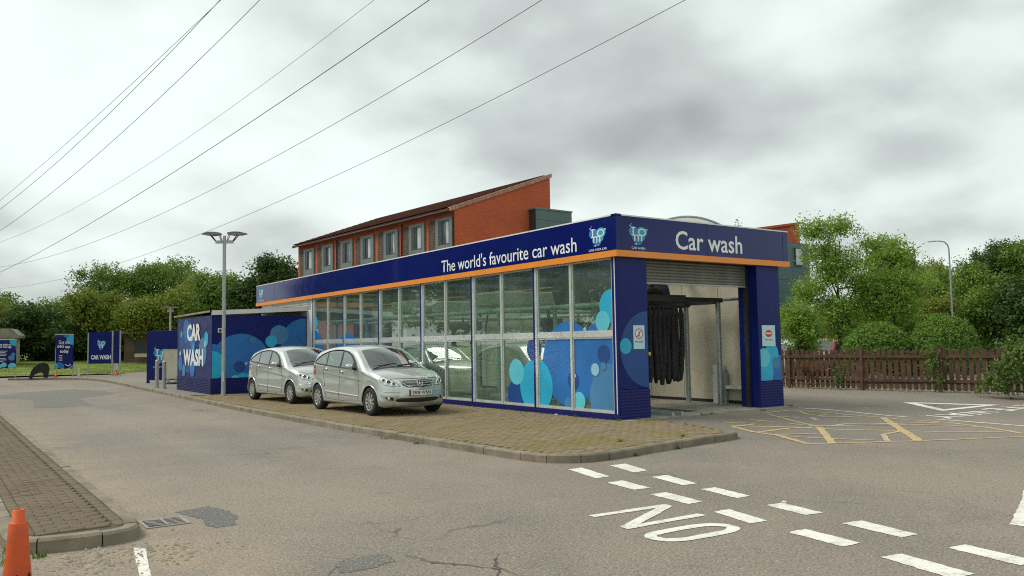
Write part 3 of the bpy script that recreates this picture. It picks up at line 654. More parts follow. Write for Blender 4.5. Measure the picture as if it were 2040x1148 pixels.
# fascia, panel by panel
ysp = [-0.084, 2.9, 5.8, 8.7, 11.6, 14.5, 17.4, 20.0, 22.229]
for i, (a, b) in enumerate(zip(ysp, ysp[1:])):
    one('fascia_panel', 'navy_gloss', cw, (-0.084, 0.06, a+(0.002 if i else 0), b-0.002, ZOT, ZT), bev=0.006)
for a, b in ((0.061, 2.6), (2.604, 5.24), (5.246, 5.44)):
    one('fascia_panel', 'navy_gloss', cw, (a, b, -0.0835, 0.06, ZOT, ZT), bev=0.006)
one('fascia_panel', 'navy_gloss', cw, (5.30, 5.4385, 0.061, 22.2, ZOT, ZT))
one('orange_stripe', 'orange', cw, (-0.10, 0.05, -0.10, 22.24, ZOB, ZOT-0.002), (0.051, 5.46, -0.0995, 0.05, ZOB, ZOT-0.002), (5.31, 5.4595, 0.051, 22.2, ZOB, ZOT-0.002))
one('capping', 'white_trim', cw, (-0.092, 0.08, -0.09, 22.235, ZT+0.001, ZT+0.03), (0.081, 5.445, -0.0895, 0.08, ZT+0.001, ZT+0.03))
one('soffit', 'dark', cw, (-0.08, 5.3, 0.06, 0.7, ZOB+0.004, ZOB+0.03), (-0.08, 0.35, 0.701, 22.1, ZOB+0.004, ZOB+0.03), (4.85, 5.3, 0.701, 22.1, ZOB+0.004, ZOB+0.03))
for yy in np.arange(2.8, 21, 2.667): one('roof_beam', 'dark', cw, (0.1, 5.05, yy-.05, yy+.05, ZOB+.032, ZOB+.16))
one('corner_cap', 'navy_gloss', cw, (-0.1, 0.05, -0.098, 0.05, ZT+0.0005, ZT+0.035))
# curved roof
m = MB(); Rr = 3.1; vs = []; n = 24
for y in (0.28, 22.0):
    for k in range(n+1):
        x = 0.3+4.6*k/n; vs.append((x, y, 4.33-Rr+math.sqrt(Rr*Rr-(x-2.6)**2)))
m.add(vs, [(k, k+1, k+n+2, k+n+1) for k in range(n)], True); m.add([vs[0], *vs[1:n+1]], [tuple(range(n+1))]); m.build('roof', 'rooflight', cw, fix=False)
m = MB(); 
pts = [Vector(q) for q in vs[:n+1]]; m.tube([(p.x, 0.26, p.z) for p in pts], 0.025, 6); m.build('roof_edge', 'grey_metal', cw)
# front pillars and shutter
for x0, x1 in ((0.0, 0.82), (4.34, 5.16)):
    p = one('pillar', 'navy', cw, (x0, x1, 0.0, 0.128, 0.605, ZOB), bev=0.008)
    one('kick_plate', 'navy_plate', p, (x0-0.006, x1+0.006, -0.012, 0.126, -0.03, 0.60), bev=0.006)
    ja, jb = (x1-.10, x1-.002) if x0 < 1 else (x0+.002, x0+.10)
    one('jamb', 'navy', cw, (ja, jb, 0.13, 0.55, 0.0, ZOB-.002))
one('lintel_box', 'dark', cw, (0.82, 4.34, 0.36, 0.75, 2.95, 3.28))
m_sh = bpy.data.objects.new('roller_shutter', None); reg(m_sh, cw)
sl = MB()
prof = [(0.0, 0.0), (0.018, 0.012), (0.024, 0.035), (0.018, 0.058), (0.0, 0.072), (-0.008, 0.074)]
sl.add([(x, -d, z) for x in (0.83, 4.33) for d, z in prof], [(i, i+1, i+7, i+6) for i in range(5)], True)
slat = sl.build('slat', 'shutter', m_sh, fix=False); slat.location = (0, 0.30, 2.83)
for k in range(1, 7):
    c = slat.copy(); reg(c, m_sh); c.location = (0, 0.30, 2.83+k*0.067)
one('bottom_bar', 'grey_metal', m_sh, (0.83, 4.33, 0.28, 0.33, 2.79, 2.827))
for x in (0.82, 4.28): one('shutter_guide', 'dark', cw, (x, x+0.06, 0.25, 0.36, 0.0, 3.28))
one('door_latch', 'brass', cw, (0.80, 0.86, -0.03, 0.05, 1.27, 1.35), bev=0.015)
# right wall with inner lining panels
one('wall', 'navy', cw, (5.03, 5.15, 0.13, 22.2, 0.0, ZOB))
for k in range(10):
    a = 0.52+k*1.22; one('wall_panel', 'cream', cw, (4.985, 5.028, a, a+1.208, 0.08, 3.27), bev=0.004)
one('wall_skirting', 'dark', cw, (4.98, 5.03, 0.52, 12.8, 0.006, 0.078))
one('wall', 'cream', cw, (5.0, 5.028, 12.9, 22.1, 0.0, ZOB))
# rear end: two piers and a header, open between
one('rear_pier', 'navy', cw, (0.0, 0.8, 21.8, 22.2, 0.0, ZOB)); one('rear_pier', 'navy', cw, (4.3, 5.03, 21.8, 22.2, 0.0, ZOB)); one('rear_header', 'dark', cw, (0.8, 4.3, 21.9, 22.1, 2.7, ZOB))
one('side_wall', 'white_trim', cw, (0.0, 0.12, 16.23, 22.19, 2.72, ZOB-0.002), (0.0, 0.12, 16.23, 21.79, 0.0, 2.718))
m = MB()
for k in range(4): m.box(-0.02, 0.0, 16.4, 20.6, 2.95+k*0.08, 2.99+k*0.08)
m.build('wall_ribs', 'grey_metal', cw)
# plinth
one('plinth', 'navy_plate', cw, (-0.02, 0.10, 0.0, 16.22, -0.02, 0.115))
# glazing
gl_m = {}
GX0, GX1 = -0.005, 0.055
def pane(y0, y1, z0, z1):
    fr = MB(); w_ = 0.032
    for b in ((y0, y1, z0, z0+w_), (y0, y1, z1-w_, z1), (y0, y0+w_, z0+w_, z1-w_), (y1-w_, y1, z0+w_, z1-w_)): fr.box(0.0, 0.05, *b)
    o = fr.build('window', 'alu', cw)
    one('glass_pane', 'glass', o, (0.022, 0.030, y0+w_, y1-w_, z0+w_, z1-w_))
    return o
one('post', 'navy', cw, (-0.02, -0.002, 0.002, 0.152, 0.117, ZOB-0.002), (-0.002, 0.09, 0.13, 0.152, 0.117, ZOB-0.002))
one('post_trim', 'white_trim', cw, (-0.03, -0.021, 0.05, 0.072, 0.117, ZOB-0.002))
panes = []
for i in range(7):
    yb = Y0+i*BAY
    if i: one('post', 'navy', cw, (-0.024, 0.09, yb-0.03, yb+0.03, 0.117, ZOB-0.002))
    if i == 6: break
    mid = yb+BAY/2; g0 = 0.032 if i else 0.0
    one('mullion', 'alu', cw, (-0.02, 0.08, mid-0.03, mid+0.03, 0.117, ZOB-0.002))
    one('mullion', 'alu', cw, (-0.018, 0.08, yb+BAY-0.11, yb+BAY-0.032, 0.117, ZOB-0.002))
    for a, b in ((yb+g0, mid-0.031), (mid+0.031, yb+BAY-0.112)):
        one('mid_rail', 'alu', cw, (-0.012, 0.07, a, b, 1.675, 1.775))
        one('sill', 'alu', cw, (-0.012, 0.07, a, b, 0.117, 0.145))
        pane(a, b, 0.147, 1.673); pane(a, b, 1.777, ZOB-0.004); panes += [(a, b, 0.18, 1.64), (a, b, 1.81, ZOB-0.036)]
# vinyl bubbles on the glass, cut at each pane
side = map_side(0.021)
BUB = [(1.64, 1.11, .92, 'b_mid'), (0.24, 0.42, .71, 'b_steel'), (0.74, 1.66, .29, 'b_mid'), (0.49, 1.32, .19, 'b_dark'), (3.62, .37, .35, 'b_dark'), (2.83, .59, .62, 'b_cyan'), (3.59, .9, .30, 'b_light'), (2.89, 1.43, .27, 'b_dark'),
       (1.49, .75, .19, 'b_dark'), (1.30, .32, .20, 'b_light'), (1.66, .26, .13, 'b_steel'), (.76, 1.0, .13, 'b_pale'), (.5, 1.07, .085, 'b_steel'), (.24, 2.3, .34, 'b_cyan'), (.49, 1.99, .22, 'b_light'), (1.06, 1.84, .05, 'b_pale'), (1.43, 0.86, 0.045, 'b_pale'),
       (0.25, 0.9, .9, 'b_mid'), (16.0, 2.41, .24, 'b_cyan'), (15.86, 1.98, .22, 'b_light')]
BUB.insert(0, BUB.pop(17))
BUB_G = [(16.2, 1.2, 1.0, 'b_mid'), (13.2, .9, 1.1, 'b_mid'), (10.4, .7, .8, 'b_steel')]
for li, (cy, cz, r, mt) in enumerate(BUB+BUB_G):
    m = MB()
    for a, b, z0, z1 in panes:
        P = clip(circle(-cy, cz, r, 48), -b+0.03, -a-0.03, z0, z1)
        if len(P) > 2: m.add([side(u, v, 0.0008*(li+1)) for u, v in P], [tuple(range(len(P)))])
    if m.v: m.build('bubble_decal', mt, cw, fix=False)
def decal_discs(parent, mp, rect, lst, base=0.001):
    for i, (u, v, r, mt) in enumerate(lst):
        P = clip(circle(u, v, r, 48), *rect)
        if len(P) > 2: MB().add([mp(a, b, base+0.0009*i) for a, b in P], [tuple(range(len(P)))]).build('bubble_decal', mt, parent, fix=False)
fr0 = map_front(0.0); 
decal_discs(cw, fr0, (0.03, 0.80, 0.62, 3.2), [(0.82, 1.41, .78, 'b_dark'), (0.18, 1.48, .16, 'b_cyan')])
MB().add([fr0(u, v, 0.001) for u, v in ((4.385, .62), (5.145, .62), (5.145, 1.2), (4.385, 1.2))], [(0, 1, 2, 3)]).build('decal_panel', 'b_mid', cw, fix=False)
decal_discs(cw, fr0, (4.385, 5.145, .62, 1.46), [(4.79, 1.23, .25, 'b_cyan'), (4.35, .85, .48, 'b_cyan'), (4.5, 1.15, .22, 'b_light'), (4.94, 1.02, .14, 'b_steel')], 0.002)
# lettering and logos on the fascia
sf = map_side(-0.0845); ff = map_front(-0.084)
text_mesh("The world's favourite car wash", -6.85, -1.16, 3.50, 3.83, sf, 'lettering', 'text_white', cw, 0.004, 0.006)
heart_logo(cw, -0.49, 3.765, 0.54, sf, 0, ('LOVE YOUR CAR', -0.76, -0.2, 3.455, 3.50), .72)
heart_logo(cw, -21.62, 3.80, 0.6, sf, 0, ('LOVE YOUR CAR', -21.95, -21.3, 3.48, 3.53), .72)
heart_logo(cw, 0.515, 3.765, 0.54, ff, 0, ('CAR WASH', 0.33, 0.71, 3.455, 3.505), .72)
text_mesh('Car wash', 1.61, 3.76, 3.515, 3.92, ff, 'lettering', 'text_white', cw, 0.012, 0.006)
# no entry notices (flat signs screwed to the pillars)
for x0, x1, kind in ((0.395, 0.705, 0), (4.46, 4.935, 1)):
    s = thing('notice', ('pale no entry notice with crossed out walking figure on left front pillar', 'pale no entry notice with red bar disc on right front pillar')[kind], 'sign', (0, -0.003, 0), 0, 'no entry notices')
    one('board', 'sign_pale', s, (x0, x1, -0.006, 0.0, 1.415, 1.90)); nm = map_front(-0.006); cx = (x0+x1)/2; k = (x1-x0)/0.31
    rx = 0.11*k; m = MB()
    if kind == 0:
        MB().add([nm(u, v, .001) for u, v in circle(cx, 1.73, rx*.98, 32, .10)], [tuple(range(32))]).build('disc', 'text_white', s, fix=False)
        add_ring(m, cx, 1.73, rx, 0.018, nm, .003, 32, .105)
        m.add([nm(u, v, .003) for u, v in ((cx-.08, 1.665), (cx-.065, 1.655), (cx+.08, 1.795), (cx+.065, 1.805))], [(0, 1, 2, 3)]); m.build('prohibition_ring', 'red', s, fix=False)
        m = MB(); m.add([nm(u, v, .002) for u, v in circle(cx, 1.79, .014, 12)], [tuple(range(12))])
        for P in (((-.015, 1.77), (.018, 1.77), (.012, 1.71), (-.012, 1.71)), ((-.012, 1.71), (.004, 1.71), (-.025, 1.655), (-.04, 1.66)), ((-.002, 1.71), (.012, 1.71), (.035, 1.66), (.02, 1.655)), ((.015, 1.77), (.018, 1.755), (.045, 1.725), (.04, 1.74))):
            m.add([nm(cx+u, v, .002) for u, v in P], [(0, 1, 2, 3)])
        m.build('walking_figure', 'win_frame', s, fix=False)
    else:
        m.add([nm(u, v, .001) for u, v in circle(cx, 1.71, .12, 32, .085)], [tuple(range(32))]); m.build('disc', 'red', s, fix=False)
        MB().add([nm(u, v, .002) for u, v in ((cx-.09, 1.695), (cx+.09, 1.695), (cx+.09, 1.728), (cx-.09, 1.728))], [(0, 1, 2, 3)]).build('bar', 'text_white', s, fix=False)
    text_mesh('No entry', cx-.11*k**.5, cx+.11*k**.5, 1.535, 1.585, nm, 'lettering', 'win_frame', s, 0.01, .002)

# ------------------------------------------------------------------ wash machinery inside
mc = thing('mitter_curtain', 'black hanging cloth strips on a steel frame inside the shutter opening', 'car wash curtain', (0, 0, 0.006))
f = MB()
f.cyl((4.57, 1.38, 0), (4.57, 1.38, 2.55), 0.065, n=14); f.build('post', 'galv', mc)
MB().cyl((4.60, 2.46, 0), (4.60, 2.46, 2.5), 0.065, n=14).build('post', 'galv', mc); MB().cyl((0.55, 1.38, 0), (0.55, 1.38, 2.55), 0.06, n=12).build('post', 'galv', mc)
one('beam', 'dark', mc, (0.5, 4.66, 1.30, 1.46, 2.49, 2.60)); one('beam', 'dark', mc, (0.5, 3.3, 1.24, 1.29, 2.48, 2.64))
one('beam', 'dark', mc, (0.5, 4.66, 2.38, 2.54, 2.42, 2.56)); one('side_beam', 'dark', mc, (4.5, 4.64, 1.47, 2.37, 2.46, 2.56))
MB().cyl((4.66, 1.3, 2.56), (4.98, 1.0, 2.58), 0.045, n=10).build('arm', 'galv', mc)
one('hanger_rail', 'dark', mc, (1.1, 3.72, 1.72, 1.78, 2.36, 2.41)); one('hanger_rail', 'dark', mc, (1.1, 3.72, 2.02, 2.08, 2.36, 2.41)); one('hanger_arm', 'dark', mc, (1.2, 1.26, 1.4, 2.4, 2.41, 2.47)); one('hanger_arm', 'dark', mc, (3.5, 3.56, 1.47, 2.37, 2.41, 2.47))
for row, yy in ((0, 1.75), (1, 2.05)):
    for k in range(17):
        x = 1.2+k*0.153+row*0.076; ln = random.uniform(1.70, 1.84) if random.random() < 0.92 else 1.5; ph = random.uniform(0, 6)
        pts = []; rr = []
        for j in range(13):
            t = j/12; pts.append((x+0.035*math.sin(3*t+ph)*t+0.03*t*random.uniform(-1, 1)*.4, yy+0.05*math.sin(2.2*t+ph*2)*t, 2.36-ln*t)); rr.append(0.035 if j == 0 else 0.066+0.009*math.sin(9*t+ph)-(0.025 if j == 12 else 0))
        MB().tube(pts, rr, 9).build('cloth_strip', 'cloth_black', mc)
mo = thing('drive_motor', 'black drive motor with belt on top of the curtain beam', 'motor', (2.35, 1.38, 2.606))
MB().lathe([(0, -.2), (.09, -.2), (.11, -.17), (.11, .12), (.085, .16), (.085, .22), (0, .22)], 16, 'x', (0, 0, .12)).build('motor_body', 'black', mo)
MB().lathe([(0, -.03), (.07, -.03), (.07, .03), (0, .03)], 12, 'z', (-.05, 0, .25)).build('terminal_box', 'dark', mo); one('foot', 'dark', mo, (-.2, .45, -.08, .08, 0, .02)); MB().tube([(.2, 0, .1), (.35, 0, .06), (.5, 0, .03)], 0.02, 6).build('hose', 'black', mo)
def brush(name, label, c, axis, length, rad, mat):
    b = thing(name, label, 'brush', c); prof = [(0.0, 0.0)]; n = int(length/0.05)
    for k in range(n+1): prof.append((rad*(1 if k % 2 else 0.90)*random.uniform(.95, 1.03), length*k/n))
    prof.append((0, length)); MB().lathe(prof, 22, axis).build('bristles', mat, b)
    MB().cyl((0, 0, -0.2) if axis == 'z' else (-.3, 0, 0), (0, 0, length+.3) if axis == 'z' else (length+.3, 0, 0), 0.04, n=8).build('shaft', 'galv', b)
    return b
brush('side_brush', 'tall dark blue upright wash brush behind the glass nearest the corner pillar', (1.0, 3.6, 0.25), 'z', 1.9, 0.38, 'brush_blue')
brush('side_brush', 'tall black upright wash brush deep inside the hall', (4.1, 6.2, 0.25), 'z', 1.9, 0.42, 'cloth_black')
brush('side_brush', 'second tall black upright wash brush behind the middle glass bays', (1.0, 9.2, 0.25), 'z', 1.8, 0.42, 'cloth_black')
brush('top_brush', 'purple horizontal roller brush near the ceiling behind corner glass', (0.9, 2.9, 2.75), 'x', 3.2, 0.42, 'brush_purple')
brush('top_brush', 'dark red horizontal roller brush low behind far glass bays', (0.9, 12.0, 1.9), 'x', 3.0, 0.45, 'brush_red')
gn = thing('wash_gantry', 'white steel pipe frame added inside the glazed side, its rail standing for a reflection', 'gantry', (0, 0, 0.006))
MB().cyl((0.42, 0.6, 2.36), (0.42, 15.9, 2.42), 0.06, n=10).build('rail', 'alu', gn); MB().cyl((4.75, 3.0, 2.36), (4.75, 15.9, 2.42), 0.06, n=10).build('rail', 'alu', gn)  # rail nearest the glass is added in place of lines reflected in the panes
for y in (2.6, 4.9, 7.4, 9.9, 12.6, 15.4): MB().cyl((0.42, y, 0), (0.42, y, 2.34), 0.05, n=10).build('post', 'alu', gn)
for y in (4.9, 7.4, 9.9, 12.6, 15.4): MB().cyl((4.75, y, 0), (4.75, y, 2.34), 0.05, n=10).build('post', 'alu', gn)
for y in (4.9, 9.9, 15.4): MB().cyl((0.48, y, 2.38), (4.69, y, 2.38), 0.045, n=8).build('crossbar', 'alu', gn)
for y, z in ((5.6, 2.1), (6.3, 2.2)): MB().tube([(0.55, y, 2.3), (0.62, y+.2, 2.0), (0.7, y+.35, z-.5), (0.62, y+.5, z-.3), (0.58, y+.6, 2.3)], 0.025, 6).build('hose', 'black', gn)
for i, (a, y0_, y1_) in enumerate(((2.2, 5.5, 6.7), (2.9, 10.4, 11.8))): one('dryer_duct', 'cream', gn, (0.9, a+1.2, y0_, y1_, 2.56, 2.95), bev=.05)
wr = thing('wheel_guide', 'white barrier rail on short steel post by the inner cream wall', 'rail', (0, 0, 0.006))
one('post', 'galv', wr, (4.86, 4.95, 1.45, 1.54, 0, 0.80)); one('rail', 'white_trim', wr, (4.84, 4.97, 0.55, 1.449, 0.36, 0.44)); one('panel', 'white_trim', wr, (4.84, 4.96, 1.545, 1.85, 0, 0.95))
wh = thing('hose_reel', 'small white hose reel box on the floor behind left pillar', 'hose reel', (1.0, 0.42, 0.006))
one('case', 'white_trim', wh, (-0.10, 0.14, -0.08, 0.12, 0, 0.26), bev=.02); MB().lathe([(0, -.03), (.09, -.03), (.09, .03), (0, .03)], 16, 'x', (-.13, 0.02, .14)).build('reel', 'black', wh); one('strut', 'dark', wh, (-.08, -.02, .13, .17, 0, .5))

# ------------------------------------------------------------------ plant room
sh = thing('plant_room', 'low navy plant room with bubble graphics and white CAR WASH letters', 'building')
SX, SY = -3.40, 16.75
one('wall', 'navy', sh, (SX, -0.03, SY, 21.45, 0.52, 2.70))
one('kick_panel', 'navy_plate', sh, (SX-0.004, -0.03, SY-0.004, 21.44, -0.01, 0.517))
m = MB()
for k in range(9): m.box(SX-0.03, SX-0.005, SY+0.02, 21.42, 0.03+k*0.055, 0.06+k*0.055)
m.build('louvre_slats', 'navy', sh)
m = MB(); 
for k in range(7): m.box(SX+0.55+k*0.45, SX+0.553+k*0.45, SY-0.003, SY, 0.53, 2.69)
m.build('sheet_joints', 'dark', sh)
m = MB().slab([(SX-0.02, 2.70), (0.0, 2.88), (0.0, 3.02), (SX-0.02, 2.86)], lambda u, v, w: (u, SY-0.03-w+0.02, v), 0.06); m.build('roof_trim', 'white_trim', sh)
m = MB(); m.add([(SX-0.08, SY-0.06, 2.865), (0.0, SY-0.06, 3.025), (0.0, 21.75, 3.0), (SX-0.08, 21.75, 2.84), (SX-0.08, SY-0.06, 2.80), (0, SY-0.06, 2.99), (0, 21.75, 2.96), (SX-0.08, 21.75, 2.78)], [(0, 1, 2, 3), (7, 6, 5, 4), (0, 3, 7, 4), (2, 1, 5, 6), (3, 2, 6, 7)]); m.build('roof', 'concrete', sh)
msl = map_side(SX); mfr = map_front(SY)
decal_discs(sh, mfr, (SX+0.01, -0.05, 0.54, 2.69), [(-2.40, 1.0, 1.06, 'b_mid'), (-3.42, 1.12, .60, 'b_mid'), (-3.42, .98, .50, 'b_cyan'), (-.1, 1.72, .88, 'b_mid'), (-1.04, 2.01, .34, 'b_steel'), (-1.33, 1.78, .21, 'b_cyan'), (-2.45, .92, .20, 'b_dark'), (-2.22, 1.02, .05, 'b_pale'), (-2.0, 1.83, .10, 'b_steel'), (-1.93, 1.80, .06, 'b_steel'), (-2.3, .42, .28, 'b_cyan'), (-2.6, .46, .16, 'b_light')], 0.004)
decal_discs(sh, msl, (-21.4, -SY-0.02, 0.54, 2.69), [(-20.14, 2.2, .48, 'b_mid'), (-19.48, 1.64, .60, 'b_mid'), (-19.9, 1.26, .6, 'b_dark'), (-20.77, 1.75, .42, 'b_dark'), (-17.85, 1.45, .50, 'b_steel'), (-17.4, 1.9, .25, 'b_cyan'), (-17.55, 1.72, .12, 'b_pale'), (-20.82, 2.12, .14, 'b_cyan'), (-20.99, 1.37, .12, 'b_pale'), (-20.93, 1.02, .30, 'b_mid'), (-20.43, .76, .24, 'b_steel'), (-19.18, .85, .32, 'b_mid'), (-19.51, 2.35, .2, 'b_mid'), (-19.05, 1.63, .1, 'b_cyan')], 0.004)
text_mesh('CAR', -19.94, -18.1, 1.84, 2.46, msl, 'lettering', 'text_white', sh, 0.045, 0.02); text_mesh('WASH', -20.47, -17.7, 0.94, 1.55, msl, 'lettering', 'text_white', sh, 0.045, 0.02)
cb = thing('camera_box', 'small white boxed camera on the plant room wall beside the tall lamp post', 'lamp', (-3.13, SY, 2.10)); one('case', 'white_trim', cb, (-.07, .07, -.06, -0.002, 0, .15), bev=.008); MB().lathe([(0, -.075), (.045, -.075), (.05, -.06)], 14, 'y', (0, 0, .075)).build('lens', 'dark', cb)  # white camera box with a dark lens, no light fitting
# ================================================================== CARS
def paint(name, col, metal):
    t = NT(name); v = t.coord(False); n = t.noise(v, 2.0, 4)
    c = t.mix(t.rng(n, .35, .7, 0, .12), col, tuple(x*.8 for x in col))
    return t.done(t.bsdf(c, t.rng(t.noise(v, 3, 2), .3, .7, .27, .31), metal, None, 0.8))
MT['paint'] = paint('silver_paint', (0.58, 0.605, 0.58), 0.62)
MT['paint_white'] = paint('white_paint', (0.75, 0.76, 0.76), 0.0); MT['paint_red'] = paint('red_paint', (0.25, 0.03, 0.04), 0.0)
MT['chrome'] = pm('chrome', (0.75, 0.76, 0.75), 0.12, metal=1, var=0.05); MT['rim'] = pm('alloy', (0.58, 0.59, 0.57), 0.3, metal=0.7, var=0.1, dirt=((0.2, 0.19, 0.17), 0.5))
MT['tyre'] = pm('tyre', (0.020, 0.020, 0.020), 0.85, var=0.3, vscale=10); MT['trim_black'] = pm('black_trim', (0.015, 0.015, 0.016), 0.4, var=0.2)
MT['lamp_clear'] = pm('clear_lamp', (0.85, 0.86, 0.80), 0.10, metal=0.1, var=0.3, vscale=9, coat=1); MT['tail_red'] = pm('tail_lamp', (0.35, 0.02, 0.02), 0.12, coat=1)
MT['plate'] = pm('plate_white', (0.80, 0.80, 0.74), 0.35, var=0.03); MT['seat'] = pm('seat_cloth', (0.05, 0.05, 0.05), 0.9, var=0.3)
MT['fog'] = pm('fog_lens', (0.5, 0.5, 0.48), 0.1, metal=0.5)

OUT = [  # u from the nose, z, crown c, edge radius r
 (0.34, .17, .02, .10), (0.16, .185, .08, .22), (0.06, .27, .13, .28), (0.015, .38, .14, .30), (0.0, .48, .15, .32), (0.012, .58, .15, .32), (0.05, .66, .14, .30), (0.09, .745, .14, .28), (0.16, .82, .13, .24), (0.26, .875, .10, .20), (0.45, .94, .06, .15), (0.70, 1.005, .045, .13), (0.98, 1.06, .06, .11),
 (1.16, 1.16, .10, .10), (1.40, 1.31, .10, .10), (1.64, 1.44, .085, .10), (1.85, 1.525, .065, .11), (2.10, 1.575, .05, .13), (2.50, 1.60, .045, .14), (2.95, 1.595, .045, .14), (3.35, 1.565, .045, .14), (3.70, 1.515, .05, .14), (3.92, 1.455, .06, .14), (4.02, 1.36, .09, .16), (4.10, 1.20, .10, .18), (4.17, 1.02, .10, .20), (4.20, .88, .10, .22), (4.25, .74, .10, .26), (4.27, .60, .10, .28), (4.265, .46, .10, .28), (4.22, .32, .10, .26), (4.08, .22, .06, .2), (3.85, .205, .01, .06), (2.2, .195, .01, .05), (0.6, .18, .01, .06), (0.34, .17, .02, .10)]
AF, AR, WR = 0.80, 3.578, 0.316
def Wf(u, z):
    zb = 0.97+0.045*np.clip(u-1.0, 0, 3)
    w_ = 0.872+0*u
    w_ = w_-0.022*np.clip((z-0.62)/0.4, 0, 1)**2
    w_ = w_-np.clip(z-zb, 0, 1)*0.34
    w_ = w_-0.05*np.clip((0.36-z)/0.18, 0, 1)**2
    w_ = w_*(1-0.15*np.clip((0.95-u)/0.95, 0, 1)**2)*(1-0.10*np.clip((u-3.55)/0.72, 0, 1)**2)
    cz = 0.76+0.075*(u-1.1)                      # shoulder crease rising to the tail
    k = np.clip((u-1.05)/0.3, 0, 1)*np.clip((4.15-u)/0.3, 0, 1)
    w_ = w_-0.016*k*np.clip((cz-z)/0.03, 0, 1)*np.clip(1-(cz-z)/0.42, 0, 1)
    k2 = np.clip((u-1.25)/0.06, 0, 1)*np.clip((3.16-u)/0.06, 0, 1); lz = 0.40+0.035*(u-1.2)
    w_ = w_+0.012*k2*np.exp(-((z-lz)/0.022)**2)
    w_ = w_+0.02*np.clip((0.30-z)/0.04, 0, 1)*np.clip((u-1.2)/0.1, 0, 1)*np.clip((3.2-u)/0.1, 0, 1)
    for a in (AF, AR):
        d = np.hypot(u-a, z-WR); w_ = w_+0.014*np.exp(-((d-0.375)/0.05)**2)
    return w_
def car_surface(NS=420, NA=26, NB=9, NC=34):
    O = np.array(OUT); P = [Vector((*o, )) if False else o for o in OUT]
    pts = []; n = 10
    for i in range(len(O)-1):
        a, b, c, d = O[max(i-1, 0)], O[i], O[i+1], O[min(i+2, len(O)-1)]
        for k in range(n):
            t = k/n; l = np.linalg.norm(c[:2]-b[:2])
            ta = (c-a)/max(np.linalg.norm((c-a)[:2]), 1e-6)*l; tb = (d-b)/max(np.linalg.norm((d-b)[:2]), 1e-6)*l
            pts.append(b*(2*t**3-3*t*t+1)+ta*(t**3-2*t*t+t)+c*(-2*t**3+3*t*t)+tb*(t**3-t*t))
    pts.append(O[-1]); pts = np.array(pts)
    s = np.concatenate([[0], np.cumsum(np.linalg.norm(np.diff(pts[:, :2], axis=0), axis=1))])
    ss_ = np.linspace(0, s[-1], NS); Q = np.stack([np.interp(ss_, s, pts[:, k]) for k in range(4)], 1)
    # spine target for each outline point
    T = np.stack([np.clip(Q[:, 0], 0.80, 3.50), np.full(NS, 0.62)], 1)
    D = T-Q[:, :2]; Ld = np.linalg.norm(D, axis=1, keepdims=True); D = D/np.maximum(Ld, 1e-6)
    c, r = Q[:, 2:3], Q[:, 3:4]
    a = np.linspace(0, 1, NA)[None, :]; th = (np.arange(1, NB+1)/NB*math.pi/2)[None, :]; tt = (np.arange(1, NC+1)/NC)[None, :]
    d = np.concatenate([c*a**2.2+0*r, c+r*(1-np.cos(th)), c+r+(np.maximum(Ld-c-r, 0.01))*tt], 1)
    U = Q[:, 0:1]+D[:, 0:1]*d; Z = Q[:, 1:2]+D[:, 1:2]*d; W = Wf(U, Z)
    fac = np.concatenate([(W[:, :NA]-r)*a, W[:, NA:NA+NB]-r+r*np.sin(th), W[:, NA+NB:]], 1)
    return U, fac, Z, Q, ss_, NA, NB, NC
def pip(px, py, poly):
    c = np.zeros(px.shape, bool); j = len(poly)-1
    for i in range(len(poly)):
        xi, yi = poly[i]; xj, yj = poly[j]
        k = ((yi > py) != (yj > py)) & (px < (xj-xi)*(py-yi)/(yj-yi+1e-12)+xi); c ^= k; j = i
    return c
